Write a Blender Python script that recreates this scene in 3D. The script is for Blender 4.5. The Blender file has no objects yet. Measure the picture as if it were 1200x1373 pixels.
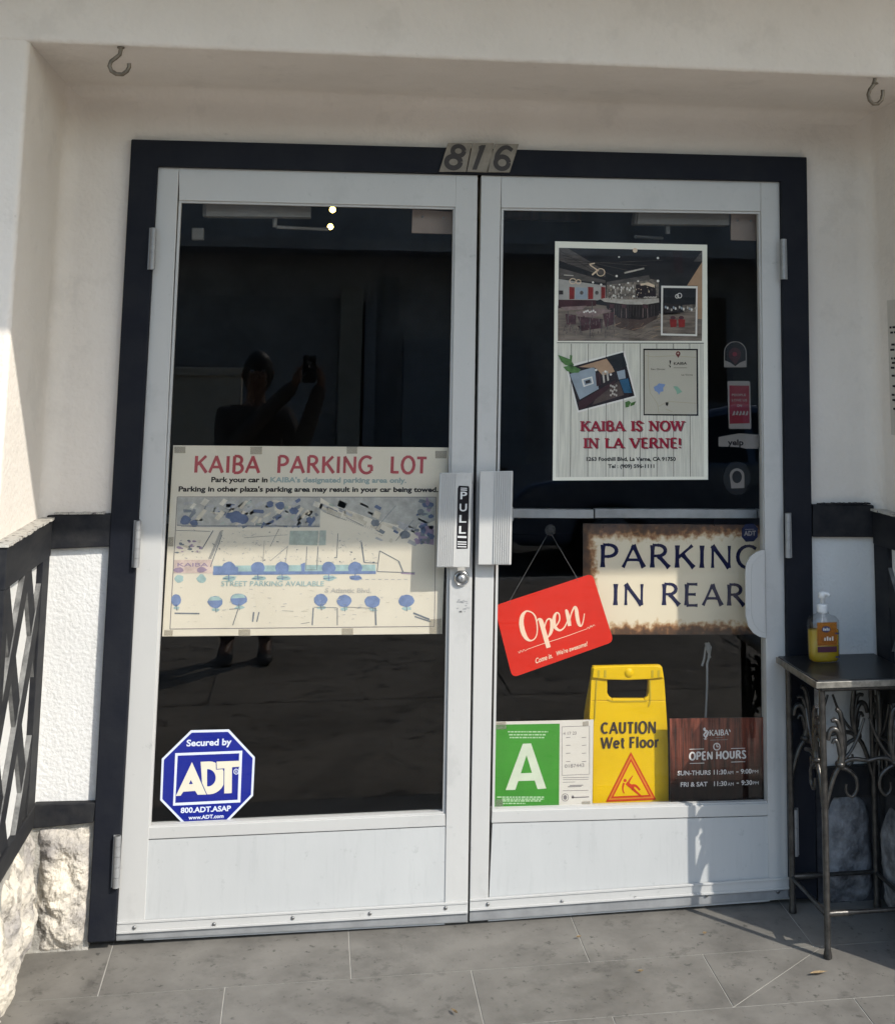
import bpy, math, random
from mathutils import Vector, Matrix, noise
random.seed(7)
S = bpy.context.scene
COL = S.collection

# ------------------------------------------------------------------ camera, sky, sun, exposure
PW, PH = 1200.0, 1373.0
F_, CX, CY = 1723.969, 709.413, 238.2145
CAM = Vector((0.4407132, -3.6841886, 1.4835491))
R_ = Vector((0.9859637396, -0.1667368021, 0.0086222346))
U_ = Vector((-0.0323591262, -0.1401752971, 0.9895977835))
W_ = Vector((0.1637937455, 0.9759865393, 0.1436032173))
cam = bpy.data.cameras.new("camera"); cam_o = bpy.data.objects.new("camera", cam); COL.objects.link(cam_o)
cam.sensor_fit = 'HORIZONTAL'; cam.sensor_width = 36.0
cam.lens = F_ / PW * 36.0
cam.shift_x = (PW / 2 - CX) / PW
cam.shift_y = (CY - PH / 2) / PW
cam.clip_start = 0.02; cam.clip_end = 500
m = Matrix((R_, U_, -W_)).transposed().to_4x4(); m.translation = CAM
cam_o.matrix_world = m
S.camera = cam_o

SUN = Vector((0.93, -1.0, 1.09)).normalized()          # towards the sun
w = bpy.data.worlds.new("World"); S.world = w; w.use_nodes = True
nt = w.node_tree; sky = nt.nodes.new('ShaderNodeTexSky'); sky.sky_type = 'NISHITA'; sky.sun_disc = False; sky.air_density = 1.6; sky.dust_density = 1.2; sky.ozone_density = 3.0
sky.sun_elevation = math.asin(SUN.z); sky.sun_rotation = math.atan2(SUN.x, SUN.y)
bg = nt.nodes['Background']; nt.links.new(sky.outputs[0], bg.inputs[0]); bg.inputs[1].default_value = 0.15
sl = bpy.data.lights.new("sun", 'SUN'); sl.energy = 2.35; sl.angle = math.radians(0.5); sl.color = (1.0, 0.945, 0.85)
so = bpy.data.objects.new("sun", sl); COL.objects.link(so); so.location = (6, -8, 9)
so.rotation_euler = (-SUN).to_track_quat('-Z', 'Y').to_euler()
S.view_settings.view_transform = 'Standard'; S.view_settings.look = 'None'
S.view_settings.exposure = 1.04; S.view_settings.gamma = 1.0
S.render.engine = 'CYCLES'
S.cycles.max_bounces = 10; S.cycles.diffuse_bounces = 5; S.cycles.transparent_max_bounces = 16

# ------------------------------------------------------------------ photo pixel -> point on a real plane
def ray(x, y): return W_ + R_ * ((x - CX) / F_) - U_ * ((y - CY) / F_)
def atY(x, y, Y=0.0):
    d = ray(x, y); return CAM + d * ((Y - CAM.y) / d.y)
def atX(x, y, X):
    d = ray(x, y); return CAM + d * ((X - CAM.x) / d.x)
def xz(pts, Y): 
    out = []
    for p in pts:
        q = atY(p[0], p[1], Y); out.append((q.x, q.z))
    return out
SLOPE = 0.054
def floor_z(y): return -0.012 + SLOPE * max(min(y, 0.0), -3.0) if y < 0 else -0.012

# ------------------------------------------------------------------ materials
def mat(name, col, rough=0.6, var=0.0, vscale=8.0, bump=0.0, bscale=60.0, metal=0.0, spec=0.5, col2=None, detail=6.0, stretch=None, emit=0.0, coat=0.0, lo=0.35, hi=0.65):
    M = bpy.data.materials.new(name); M.use_nodes = True; n = M.node_tree.nodes; l = M.node_tree.links
    b = n['Principled BSDF']; b.inputs['Roughness'].default_value = rough; b.inputs['Metallic'].default_value = metal
    b.inputs['Specular IOR Level'].default_value = spec
    b.inputs['Coat Weight'].default_value = coat
    if any(k in name for k in ('print', 'text', 'photo', 'sticker', 'map_', 'card', 'poster', 'letter', 'cream', 'paint', 'rule')) and 'car_' not in name and 'door' not in name and 'black' not in name and spec == .5:
        b.inputs['Specular IOR Level'].default_value = 0.12
    c = (*col, 1)
    b.inputs['Base Color'].default_value = c
    tc = n.new('ShaderNodeTexCoord'); src = tc.outputs['Object']
    if stretch:
        mp = n.new('ShaderNodeMapping'); mp.inputs['Scale'].default_value = stretch; l.new(src, mp.inputs[0]); src = mp.outputs[0]
    if var > 0 or col2:
        t = n.new('ShaderNodeTexNoise'); t.inputs['Scale'].default_value = vscale; t.inputs['Detail'].default_value = detail
        t.inputs['Roughness'].default_value = 0.62
        l.new(src, t.inputs['Vector'])
        r = n.new('ShaderNodeValToRGB')
        r.color_ramp.elements[0].position = lo; r.color_ramp.elements[1].position = hi
        c2 = col2 if col2 else tuple(x * (1 - var) for x in col)
        r.color_ramp.elements[0].color = (*c2, 1); r.color_ramp.elements[1].color = c
        l.new(t.outputs[0], r.inputs[0]); l.new(r.outputs[0], b.inputs['Base Color'])
    if bump > 0:
        t2 = n.new('ShaderNodeTexNoise'); t2.inputs['Scale'].default_value = bscale; t2.inputs['Detail'].default_value = 5
        l.new(src, t2.inputs['Vector'])
        bp = n.new('ShaderNodeBump'); bp.inputs['Distance'].default_value = bump; bp.inputs['Strength'].default_value = 1.0
        l.new(t2.outputs[0], bp.inputs['Height']); l.new(bp.outputs[0], b.inputs['Normal'])
    if emit:
        b.inputs['Emission Color'].default_value = c; b.inputs['Emission Strength'].default_value = emit
    return M

def spots(M, scale, thr, dark, stretch=None):
    "scattered stains multiplied over a material's own colour"
    n = M.node_tree.nodes; l = M.node_tree.links; b = n['Principled BSDF']; src = b.inputs['Base Color'].links[0].from_socket
    tc = n.new('ShaderNodeTexCoord'); mp = n.new('ShaderNodeMapping'); mp.inputs['Scale'].default_value = stretch or (1,1,1); l.new(tc.outputs['Object'], mp.inputs[0])
    t = n.new('ShaderNodeTexNoise'); t.inputs['Scale'].default_value = scale; t.inputs['Detail'].default_value = 8; t.inputs['Roughness'].default_value = .7; l.new(mp.outputs[0], t.inputs['Vector'])
    r = n.new('ShaderNodeValToRGB'); r.color_ramp.elements[0].position = thr; r.color_ramp.elements[1].position = thr+.07; r.color_ramp.elements[0].color = (dark,dark,dark,1); r.color_ramp.elements[1].color = (1,1,1,1)
    l.new(t.outputs[0], r.inputs[0]); x = n.new('ShaderNodeMix'); x.data_type = 'RGBA'; x.blend_type = 'MULTIPLY'; x.inputs[0].default_value = 1.0
    l.new(src, x.inputs[6]); l.new(r.outputs[0], x.inputs[7]); l.new(x.outputs[2], b.inputs['Base Color'])

def glass_mat(name, tint, mult=1.6, ior=1.5):
    M = bpy.data.materials.new(name); M.use_nodes = True; n = M.node_tree.nodes; l = M.node_tree.links
    n.remove(n['Principled BSDF']); out = n['Material Output']
    tr = n.new('ShaderNodeBsdfTransparent'); tr.inputs[0].default_value = (*tint, 1)
    gl = n.new('ShaderNodeBsdfGlossy'); gl.inputs['Roughness'].default_value = 0.0
    # Schlick reflectance, the same from both sides of the pane
    fr = n.new('ShaderNodeLayerWeight'); fr.inputs[0].default_value = 0.5
    p5 = n.new('ShaderNodeMath'); p5.operation = 'POWER'; p5.inputs[1].default_value = 5.0
    f0 = ((ior-1)/(ior+1))**2
    mu = n.new('ShaderNodeMath'); mu.operation = 'MULTIPLY_ADD'; mu.inputs[1].default_value = 1-f0; mu.inputs[2].default_value = f0*mult; mu.use_clamp = True
    mx = n.new('ShaderNodeMixShader')
    l.new(fr.outputs['Facing'], p5.inputs[0]); l.new(p5.outputs[0], mu.inputs[0]); l.new(mu.outputs[0], mx.inputs[0]); l.new(tr.outputs[0], mx.inputs[1]); l.new(gl.outputs[0], mx.inputs[2])
    l.new(mx.outputs[0], out.inputs[0]); return M

def clear_mat(name, tint):
    M = bpy.data.materials.new(name); M.use_nodes = True; n = M.node_tree.nodes; l = M.node_tree.links
    n.remove(n['Principled BSDF']); tr = n.new('ShaderNodeBsdfTransparent'); tr.inputs[0].default_value = (*tint, 1)
    l.new(tr.outputs[0], n['Material Output'].inputs[0]); return M

def mixed_mat(name, tint, col, fac):
    "tinted see-through body with some milkiness (liquids, tape)"
    M = bpy.data.materials.new(name); M.use_nodes = True; n = M.node_tree.nodes; l = M.node_tree.links
    b = n['Principled BSDF']; b.inputs['Base Color'].default_value = (*col, 1); b.inputs['Roughness'].default_value = 0.25
    tr = n.new('ShaderNodeBsdfTransparent'); tr.inputs[0].default_value = (*tint, 1)
    mx = n.new('ShaderNodeMixShader'); mx.inputs[0].default_value = fac
    l.new(tr.outputs[0], mx.inputs[1]); l.new(b.outputs[0], mx.inputs[2]); l.new(mx.outputs[0], n['Material Output'].inputs[0]); return M

STUCCO = mat('white_stucco', (0.67, 0.665, 0.65), 0.85, col2=(0.61, 0.605, 0.59), vscale=2.2, bump=0.0028, bscale=105)
STUCCO_S = mat('smooth_painted_stucco', (0.69, 0.64, 0.585), 0.85, col2=(0.625, 0.575, 0.52), vscale=1.8, bump=0.0034, bscale=60)
BLACK = mat('black_trim_paint', (0.009, 0.0105, 0.016), 0.65, spec=0.12, col2=(0.014, 0.0155, 0.020), vscale=9, bump=0.0012, bscale=40)
WOODB = mat('black_timber', (0.010, 0.011, 0.015), 0.65, spec=0.16, col2=(0.026, 0.026, 0.027), vscale=16, bump=0.0022, bscale=30, stretch=(1, 0.25, 1))
CHIP = mat('chipped_ledge', (0.42, 0.40, 0.36), 0.85, col2=(0.10, 0.09, 0.085), vscale=60, bump=0.003, bscale=90, lo=0.36, hi=0.46)
DOORP = mat('white_door_paint', (0.465, 0.462, 0.448), 0.42, col2=(0.43, 0.427, 0.415), vscale=2.2, bump=0.0004, bscale=30, stretch=(1.6, 1, 0.8), lo=.3, hi=.7)
KICKP = mat('scuffed_kick_panel', (0.455, 0.462, 0.458), 0.42, col2=(0.415, 0.422, 0.42), vscale=3.0, bump=0.0007, bscale=18, stretch=(1.7, 1, 0.7), lo=0.3, hi=0.7)
ALU = mat('brushed_aluminium', (0.44, 0.45, 0.46), 0.42, metal=0.6, var=0.2, vscale=30)
ALU_D = mat('dull_aluminium', (0.32, 0.325, 0.33), 0.5, metal=0.35, var=0.25, vscale=14)
STEEL = mat('bright_steel', (0.6, 0.6, 0.6), 0.22, metal=1.0, var=0.15, vscale=60)
SCREW = mat('screw_metal', (0.22, 0.22, 0.22), 0.35, metal=0.8)
STONE = mat('cream_stone', (0.58, 0.53, 0.45), 0.9, col2=(0.30, 0.28, 0.265), vscale=7, bump=0.012, bscale=26, lo=0.36, hi=0.58)
STONE_SHADE = mat('stone_shade_tone', (0.22, 0.22, 0.23), 0.75, col2=(0.055, 0.056, 0.062), vscale=16, bump=0.012, bscale=30, lo=0.36, hi=0.62)  # right-hand stones: the corner's bluish shade is put into this darker colour
MORTAR = mat('mortar', (0.40, 0.38, 0.34), 0.95, var=0.35, vscale=30, bump=0.006, bscale=80)
MORTAR_SHADE = mat('painted_mortar', (0.05, 0.05, 0.055), 0.9, var=0.4, vscale=30, bump=0.005, bscale=80)  # mortar between the right-hand stones, darkened to carry the same shade
GLASS = glass_mat('window_glass', (0.925, 0.935, 0.935), 0.92)
CLEAR = clear_mat('glass_inner_face', (1, 1, 1))
PAPER = mat('cream_paper', (0.63, 0.565, 0.455), 0.7, var=0.06, vscale=8)
WHITEP = mat('white_print', (0.74, 0.71, 0.66), 0.6)
REDTXT = mat('faded_red_print', (0.42, 0.085, 0.095), 0.6, var=0.25, vscale=20)
BLACKTXT = mat('black_print', (0.012, 0.011, 0.013), 0.6, spec=.12)
TEALTXT = mat('faded_teal_print', (0.27, 0.33, 0.31), 0.6)
GREYTXT = mat('pale_grey_print', (0.44, 0.41, 0.36), 0.6)
LINE = mat('thin_map_line', (0.20, 0.18, 0.18), 0.6)
TAPE = mixed_mat('clear_tape', (0.84, 0.82, 0.78), (0.36, 0.34, 0.30), 0.32)

# ------------------------------------------------------------------ mesh building
class MB:
    def __init__(s): s.v = []; s.f = []; s.mi = []; s.mats = []; s.sm = []
    def _m(s, m_):
        if m_ not in s.mats: s.mats.append(m_)
        return s.mats.index(m_)
    def add(s, vs, fs, m_, smooth=False):
        o = len(s.v); k = s._m(m_); s.v += [tuple(v) for v in vs]
        for f in fs: s.f.append([i + o for i in f]); s.mi.append(k); s.sm.append(smooth)
        return s
    def box(s, a, b, m_):
        x0, y0, z0 = a; x1, y1, z1 = b
        v = [(x0,y0,z0),(x1,y0,z0),(x1,y1,z0),(x0,y1,z0),(x0,y0,z1),(x1,y0,z1),(x1,y1,z1),(x0,y1,z1)]
        return s.add(v, [(0,3,2,1),(4,5,6,7),(0,1,5,4),(1,2,6,5),(2,3,7,6),(3,0,4,7)], m_)
    def prism(s, poly, a0, a1, m_, axis='y', smooth=False, back=None, side=None):
        n = len(poly)
        area = sum(poly[i][0]*poly[(i+1)%n][1]-poly[(i+1)%n][0]*poly[i][1] for i in range(n))
        if area < 0: poly = list(reversed(poly))
        def P(p, t):
            return (p[0], t, p[1]) if axis == 'y' else ((t, p[0], p[1]) if axis == 'x' else (p[0], p[1], t))
        v = [P(p, a0) for p in poly] + [P(p, a1) for p in poly]
        f0, f1 = list(range(n)), [n + i for i in reversed(range(n))]
        sides = [(i, n + i, n + (i+1) % n, (i+1) % n) for i in range(n)]
        if axis != 'y':
            f0.reverse(); f1.reverse(); sides = [tuple(reversed(q)) for q in sides]
        s.add(v, [f0], m_); o = len(s.v) - 2*n
        k = s._m(back or m_)
        s.f.append([i + o for i in f1]); s.mi.append(k); s.sm.append(False)
        if side: k = s._m(side)
        for q in sides: s.f.append([i + o for i in q]); s.mi.append(k); s.sm.append(smooth)
        return s
    def face(s, poly, y, m_):
        "one flat printed patch in the plane y"
        n = len(poly)
        area = sum(poly[i][0]*poly[(i+1)%n][1]-poly[(i+1)%n][0]*poly[i][1] for i in range(n))
        if area < 0: poly = list(reversed(poly))
        return s.add([(p[0], y, p[1]) for p in poly], [list(range(n))], m_)
    def sweep(s, prof, t0, t1, m_, axis, smooth=True, flip=False):
        "open profile extruded (no caps)"
        n = len(prof)
        def P(p, t): return (p[0], p[1], t) if axis == 'z' else (t, p[0], p[1])
        v = [P(p, t0) for p in prof] + [P(p, t1) for p in prof]
        f = [(i, i+1, n+i+1, n+i) for i in range(n-1)]
        if flip: f = [tuple(reversed(q)) for q in f]
        return s.add(v, f, m_, smooth)
    def tube(s, pts, r, m_, n=8, cap=True):
        pts = [Vector(p) for p in pts]; rs = r if isinstance(r, (list, tuple)) else [r]*len(pts)
        vs = []; fs = []; prev = None
        for i, p in enumerate(pts):
            t = (pts[min(i+1, len(pts)-1)] - pts[max(i-1, 0)]).normalized()
            if prev is None:
                a = Vector((0,0,1)) if abs(t.z) < 0.9 else Vector((1,0,0)); nrm = t.cross(a).normalized()
            else: nrm = (prev - t * prev.dot(t)).normalized()
            prev = nrm; b = t.cross(nrm)
            for k in range(n):
                an = 2*math.pi*k/n; vs.append(p + (nrm*math.cos(an) + b*math.sin(an))*rs[i])
        for i in range(len(pts)-1):
            for k in range(n):
                fs.append((i*n+k, i*n+(k+1)%n, (i+1)*n+(k+1)%n, (i+1)*n+k))
        s.add(vs, fs, m_, True)
        if cap:
            s.add(vs[:n], [list(reversed(range(n)))], m_); s.add(vs[-n:], [list(range(n))], m_)
        return s
    def lathe(s, prof, c, axis, m_, n=24):
        "prof = [(r, h)] about an axis direction through c"
        ax = Vector(axis).normalized(); a = Vector((0,0,1)) if abs(ax.z) < 0.9 else Vector((1,0,0))
        u = ax.cross(a).normalized(); v = ax.cross(u); c = Vector(c); vs = []; fs = []
        for r_, h in prof:
            for k in range(n):
                an = 2*math.pi*k/n; vs.append(c + ax*h + (u*math.cos(an) + v*math.sin(an))*r_)
        for i in range(len(prof)-1):
            for k in range(n): fs.append((i*n+k, i*n+(k+1)%n, (i+1)*n+(k+1)%n, (i+1)*n+k))
        fs += [list(reversed(range(n))), [(len(prof)-1)*n+k for k in range(n)]]
        return s.add(vs, fs, m_, True)
    def build(s, name, parent=None, label=None, cat=None, group=None, kind=None, bevel=0.0, seg=2, auto=True):
        org = world_of(parent) if parent else Vector((0,0,0))
        if parent is None and not kind:      # a one-mesh thing gets its origin at its base
            xs = [v[0] for v in s.v]; ys = [v[1] for v in s.v]; zs = [v[2] for v in s.v]
            org = Vector(((min(xs)+max(xs))/2, (min(ys)+max(ys))/2, min(zs)))
        me = bpy.data.meshes.new(name)
        me.from_pydata([(v[0]-org.x, v[1]-org.y, v[2]-org.z) for v in s.v], [], s.f)
        for m_ in s.mats: me.materials.append(m_)
        for p, k, q in zip(me.polygons, s.mi, s.sm): p.material_index = k; p.use_smooth = q
        me.update()
        o = bpy.data.objects.new(name, me); COL.objects.link(o)
        if parent: o.parent = parent
        else: o.location = org
        if bevel:
            b = o.modifiers.new('bevel', 'BEVEL'); b.width = bevel; b.segments = seg; b.limit_method = 'ANGLE'; b.angle_limit = math.radians(40)
            for p in me.polygons: p.use_smooth = p.use_smooth
        if label: o['label'] = label
        if cat: o['category'] = cat
        if group: o['group'] = group
        if kind: o['kind'] = kind
        return o
def world_of(o):
    v = Vector(o.location)
    while o.parent: o = o.parent; v = v + Vector(o.location)
    return v
def thing(name, loc, label, cat, group=None):
    o = bpy.data.objects.new(name, None); COL.objects.link(o); o.location = loc; o.empty_display_size = 0.05
    o['label'] = label; o['category'] = cat
    if group: o['group'] = group
    return o
def copy_thing(o, loc, label):
    c = o.copy(); COL.objects.link(c); c.location = loc; c['label'] = label
    for ch in list(o.children):
        d = ch.copy(); COL.objects.link(d); d.parent = c
        for g in list(ch.children):
            e = g.copy(); COL.objects.link(e); e.parent = d
    return c
def arc(cx, cy, r, a0, a1, n=8, ry=None):
    return [(cx + r*math.cos(math.radians(a0+(a1-a0)*i/n)), cy + (ry or r)*math.sin(math.radians(a0+(a1-a0)*i/n))) for i in range(n+1)]
def rrect(x0, z0, x1, z1, r, n=5):
    return arc(x1-r, z0+r, r, -90, 0, n) + arc(x1-r, z1-r, r, 0, 90, n) + arc(x0+r, z1-r, r, 90, 180, n) + arc(x0+r, z0+r, r, 180, 270, n)

# ------------------------------------------------------------------ lettering
_tc = {}
def glyphs(s_, bold):
    key = (s_, bold)
    if key in _tc: return _tc[key]
    cu = bpy.data.curves.new('t', 'FONT'); cu.body = s_; cu.size = 1; cu.offset = bold; cu.fill_mode = 'FRONT'; cu.resolution_u = 3
    o = bpy.data.objects.new('t', cu); COL.objects.link(o)
    dg = bpy.context.evaluated_depsgraph_get()
    me = bpy.data.meshes.new_from_object(o.evaluated_get(dg))
    vs = [(v.co.x, v.co.y) for v in me.vertices]; fs = [list(p.vertices) for p in me.polygons]
    flip = bool(me.polygons) and me.polygons[0].normal.z < 0
    bpy.data.objects.remove(o); bpy.data.curves.remove(cu); bpy.data.meshes.remove(me)
    _tc[key] = (vs, fs, flip); return _tc[key]
def text(mb, s_, p0, p1, h, y, m_, bold=0.0, shear=0.0, up=None):
    "letters whose baseline runs p0 -> p1 (x, z) in plane y, capitals h metres high"
    vs, fs, flip = glyphs(s_, bold); hv, _, _ = glyphs('H', bold)
    ch = max(v[1] for v in hv) - min(v[1] for v in hv); b0 = min(v[1] for v in hv)
    x0 = min(v[0] for v in vs); x1 = max(v[0] for v in vs)
    dx = (p1[0]-p0[0], p1[1]-p0[1]); L = math.hypot(*dx); e = (dx[0]/L, dx[1]/L)
    if up is None: up = (-e[1], e[0])
    out = []
    for v in vs:
        a = (v[0]-x0)/(x1-x0)*L; b = (v[1]-b0)/ch*h; a += b*shear
        out.append((p0[0]+e[0]*a+up[0]*b, y, p0[1]+e[1]*a+up[1]*b))
    mb.add(out, [list(reversed(f)) if flip else f for f in fs], m_)
def ptext(mb, s_, a, b, hpx, y, m_, bold=0.0, shear=0.0):
    "same, from photo pixels of the baseline ends"
    q0 = atY(a[0], a[1], y); q1 = atY(b[0], b[1], y); q2 = atY(a[0], a[1]-hpx, y)
    text(mb, s_, (q0.x, q0.z), (q1.x, q1.z), (q2-q0).length, y, m_, bold, shear)

# stroke lettering: K A I B ... as skeletons with a width at each end (flared or slab)
SK = {
 'K': (.74, [('l',.12,0,.12,1,1),('l',.66,1,.16,.46,0),('l',.30,.60,.72,0,1)], [(.12,0),(.12,1),(.64,1),(.70,0)]),
 'A': (.84, [('l',.05,0,.42,1,0),('l',.40,1,.79,0,1),('l',.18,.34,.64,.34,0)], [(.06,0),(.78,0)]),
 'I': (.28, [('l',.14,0,.14,1,1)], [(.14,0),(.14,1)]),
 'B': (.66, [('l',.12,0,.12,1,1),('a',.28,.76,.26,.24,90,-90,1),('a',.30,.27,.30,.27,90,-90,1),('l',.12,1,.30,1,0),('l',.12,.53,.32,.53,0),('l',.12,0,.32,0,0)], []),
 'S': (.58, [('a',.29,.75,.22,.25,20,180,0),('l',.07,.75,.50,.27,1),('a',.29,.25,.23,.25,0,-160,0)], [(.50,.82),(.07,.17)]),
 'N': (.84, [('l',.12,0,.12,1,0),('l',.10,1,.72,0,1),('l',.72,0,.72,1,0)], [(.12,0),(.10,1),(.72,1)]),
 'O': (.86, [('a',.43,.5,.37,.5,0,360,1)], []),
 'W': (1.14, [('l',.04,1,.30,0,1),('l',.30,0,.57,1,0),('l',.55,1,.82,0,1),('l',.82,0,1.09,1,0)], [(.05,1),(.56,1),(1.08,1)]),
 'L': (.58, [('l',.12,0,.12,1,1),('l',.12,0.06,.54,0.06,0)], [(.12,1)]),
 'V': (.82, [('l',.04,1,.41,0,1),('l',.41,0,.78,1,0)], [(.06,1),(.76,1)]),
 'E': (.60, [('l',.12,0,.12,1,1),('l',.12,1,.54,1,0),('l',.12,.52,.48,.52,0),('l',.12,0,.56,0,0)], []),
 'R': (.76, [('l',.12,0,.12,1,1),('a',.32,.76,.26,.24,90,-90,1),('l',.12,1,.34,1,0),('l',.12,.52,.34,.52,0),('l',.34,.52,.72,0,1)], [(.12,0),(.70,0)]),
 'P': (.66, [('l',.12,0,.12,1,1),('a',.30,.74,.30,.26,90,-90,1),('l',.12,1,.32,1,0),('l',.12,.48,.32,.48,0)], [(.12,0)]),
 'G': (.84, [('a',.46,.5,.40,.5,50,310,1),('l',.76,.12,.76,.44,1),('l',.52,.44,.80,.44,0)], []),
 'T': (.64, [('l',.32,0,.32,.93,1),('l',.02,.93,.62,.93,0)], []),
 'C': (.74, [('a',.40,.5,.33,.43,48,312,1)], []),
 'U': (.74, [('l',.12,.34,.12,1,1),('l',.62,.34,.62,1,1),('a',.37,.36,.25,.29,180,360,1)], []),
 'F': (.58, [('l',.12,0,.12,1,1),('l',.12,.93,.54,.93,0),('l',.12,.5,.48,.5,0)], []),
 'H': (.78, [('l',.12,0,.12,1,1),('l',.66,0,.66,1,1),('l',.12,.5,.66,.5,0)], []),
 'e': (.62, [('a',.31,.36,.23,.30,0,315,1),('l',.09,.37,.54,.37,0)], []),
 't': (.42, [('l',.20,.16,.20,.92,1),('l',.04,.67,.38,.67,0),('a',.33,.16,.13,.10,180,290,0)], []),
 'l': (.28, [('l',.14,0,.14,1,1)], []),
 'o': (.66, [('a',.33,.36,.25,.31,0,360,1)], []),
 'r': (.44, [('l',.12,0,.12,.70,1),('a',.36,.40,.24,.25,150,80,0)], []),
 '!': (.26, [('l',.12,.30,.12,1,1),('l',.12,0,.12,.10,1)], []),
 ' ': (.40, [], []),
}
def skel_text(mb, s_, p0, p1, h, y, m_, thick=.2, thin=.1, serif=0.0, flare=0.0, gap=.06):
    tot = sum(SK[c][0] + gap for c in s_) - gap
    dx = (p1[0]-p0[0], p1[1]-p0[1]); L = math.hypot(*dx); e = (dx[0]/L, dx[1]/L); up = (-e[1], e[0]); kx = L/tot
    cur = 0.0; k = 0
    def quad(ax, ay, bx, by, w0, w1, wm=None):
        nonlocal k
        # in real units so that strokes keep their width
        A = ((cur+ax)*kx, ay*h); B = ((cur+bx)*kx, by*h); d = (B[0]-A[0], B[1]-A[1]); l_ = math.hypot(*d) or 1e-6
        n_ = (-d[1]/l_, d[0]/l_)
        pts = [(A, w0), (B, w1)] if wm is None else [(A, w0), (((A[0]*.75+B[0]*.25)), w0), (B, w1)]
        if wm is None: chain = [(A, w0), (B, w1)]
        else:
            mid = lambda t: (A[0]+d[0]*t, A[1]+d[1]*t)
            chain = [(A, w0), (mid(.25), wm), (mid(.75), wm), (B, w1)]
        left = [(p[0]+n_[0]*w_*h/2, p[1]+n_[1]*w_*h/2) for p, w_ in chain]; right = [(p[0]-n_[0]*w_*h/2, p[1]-n_[1]*w_*h/2) for p, w_ in chain]
        yy = y - 0.00004*(k % 9); k += 1
        W3 = lambda q: (p0[0]+e[0]*q[0]+up[0]*q[1], p0[1]+e[1]*q[0]+up[1]*q[1])
        for i in range(len(chain)-1):
            mb.face([W3(left[i]), W3(left[i+1]), W3(right[i+1]), W3(right[i])], yy, m_)
    for c in s_:
        wd, st, sf = SK[c]
        for q in st:
            if q[0] == 'l':
                wt = thick if q[5] else thin
                quad(q[1], q[2], q[3], q[4], wt*(1+flare), wt*(1+flare), wt if flare else None)
            else:
                pts = arc(q[1], q[2], q[3], q[5], q[6], 14, q[4])
                for i in range(14):
                    a_ = math.radians(q[5]+(q[6]-q[5])*(i+.5)/14); s2 = abs(math.cos(a_))
                    wt = thin + (thick-thin)*s2 if q[7] else thin*(1.1)
                    a, b = pts[i], pts[i+1]; ex = .12
                    quad(a[0]-(b[0]-a[0])*ex, a[1]-(b[1]-a[1])*ex, b[0]+(b[0]-a[0])*ex, b[1]+(b[1]-a[1])*ex, wt, wt)
        if serif:
            for (sx, sy) in sf: quad(sx-serif/2, sy if 0 < sy < 1 else (0.05 if sy == 0 else 0.95), sx+serif/2, sy if 0 < sy < 1 else (0.05 if sy == 0 else 0.95), .11, .11)
        cur += wd + gap
def brush(mb, pts, y, m_, conv):
    "pen stroke through pixel points (x, y, width) smoothed with Catmull-Rom"
    P = [pts[0]] + list(pts) + [pts[-1]]; out = []
    for i in range(1, len(P)-2):
        for t in (0, .25, .5, .75):
            out.append([0.5*((2*P[i][j]) + (-P[i-1][j]+P[i+1][j])*t + (2*P[i-1][j]-5*P[i][j]+4*P[i+1][j]-P[i+2][j])*t*t + (-P[i-1][j]+3*P[i][j]-3*P[i+1][j]+P[i+2][j])*t**3) for j in range(3)])
    out.append(list(P[-2]))
    L = []; Rr = []
    for i, p in enumerate(out):
        a = out[max(i-1, 0)]; b = out[min(i+1, len(out)-1)]; d = (b[0]-a[0], b[1]-a[1]); l_ = math.hypot(*d) or 1
        n_ = (-d[1]/l_*p[2]/2, d[0]/l_*p[2]/2); L.append(conv(p[0]+n_[0], p[1]+n_[1])); Rr.append(conv(p[0]-n_[0], p[1]-n_[1]))
    for i in range(len(out)-1): mb.face([L[i], L[i+1], Rr[i+1], Rr[i]], y - 0.00003*(i % 7), m_)

# ================================================================== SETTING: ground
TILE = mat('grey_floor_tile', (0.165, 0.156, 0.140), 0.62, col2=(0.112, 0.105, 0.094), vscale=7, bump=0.0012, bscale=25, lo=0.33, hi=0.62, detail=10)
GROUT = mat('pale_grout', (0.38, 0.365, 0.33), 0.9, var=0.2, vscale=30)
WALK = mat('sidewalk_concrete', (0.45, 0.385, 0.31), 0.85, var=0.25, vscale=1.2, bump=0.002, bscale=60)
ASPH = mat('asphalt', (0.20, 0.19, 0.175), 0.9, var=0.3, vscale=3, bump=0.004, bscale=90)
KERB = mat('kerb_concrete', (0.4, 0.38, 0.35), 0.85, var=0.2, vscale=4)
spots(TILE, 13, .36, .72); spots(TILE, 42, .335, .45); spots(TILE, 3.0, .42, .85)
spots(WALK, 9, .37, .35); spots(WALK, 1.3, .45, .75)
spots(STONE, 18, .40, .55); spots(DOORP, 30, .30, .80); spots(KICKP, 24, .33, .86); spots(KICKP, 9, .38, .955, (5,1,.4)); spots(DOORP, 4, .38, .93); spots(STUCCO_S, 4, .38, .94); spots(STUCCO_S, 30, .28, .85)
zr = floor_z(-3.0)
g = MB(); g.add([(-60,-3,zr),(60,-3,zr),(60,0.3,floor_z(-.0001)+SLOPE*0.3),(-60,0.3,floor_z(-.0001)+SLOPE*0.3)], [(0,1,2,3)], GROUT)
g.add([(-60,-60,zr-0.16),(60,-60,zr-0.16),(60,-6.6,zr-0.16),(-60,-6.6,zr-0.16)], [(0,1,2,3)], ASPH)
g.build('ground', kind='structure')
g = MB()
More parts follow.
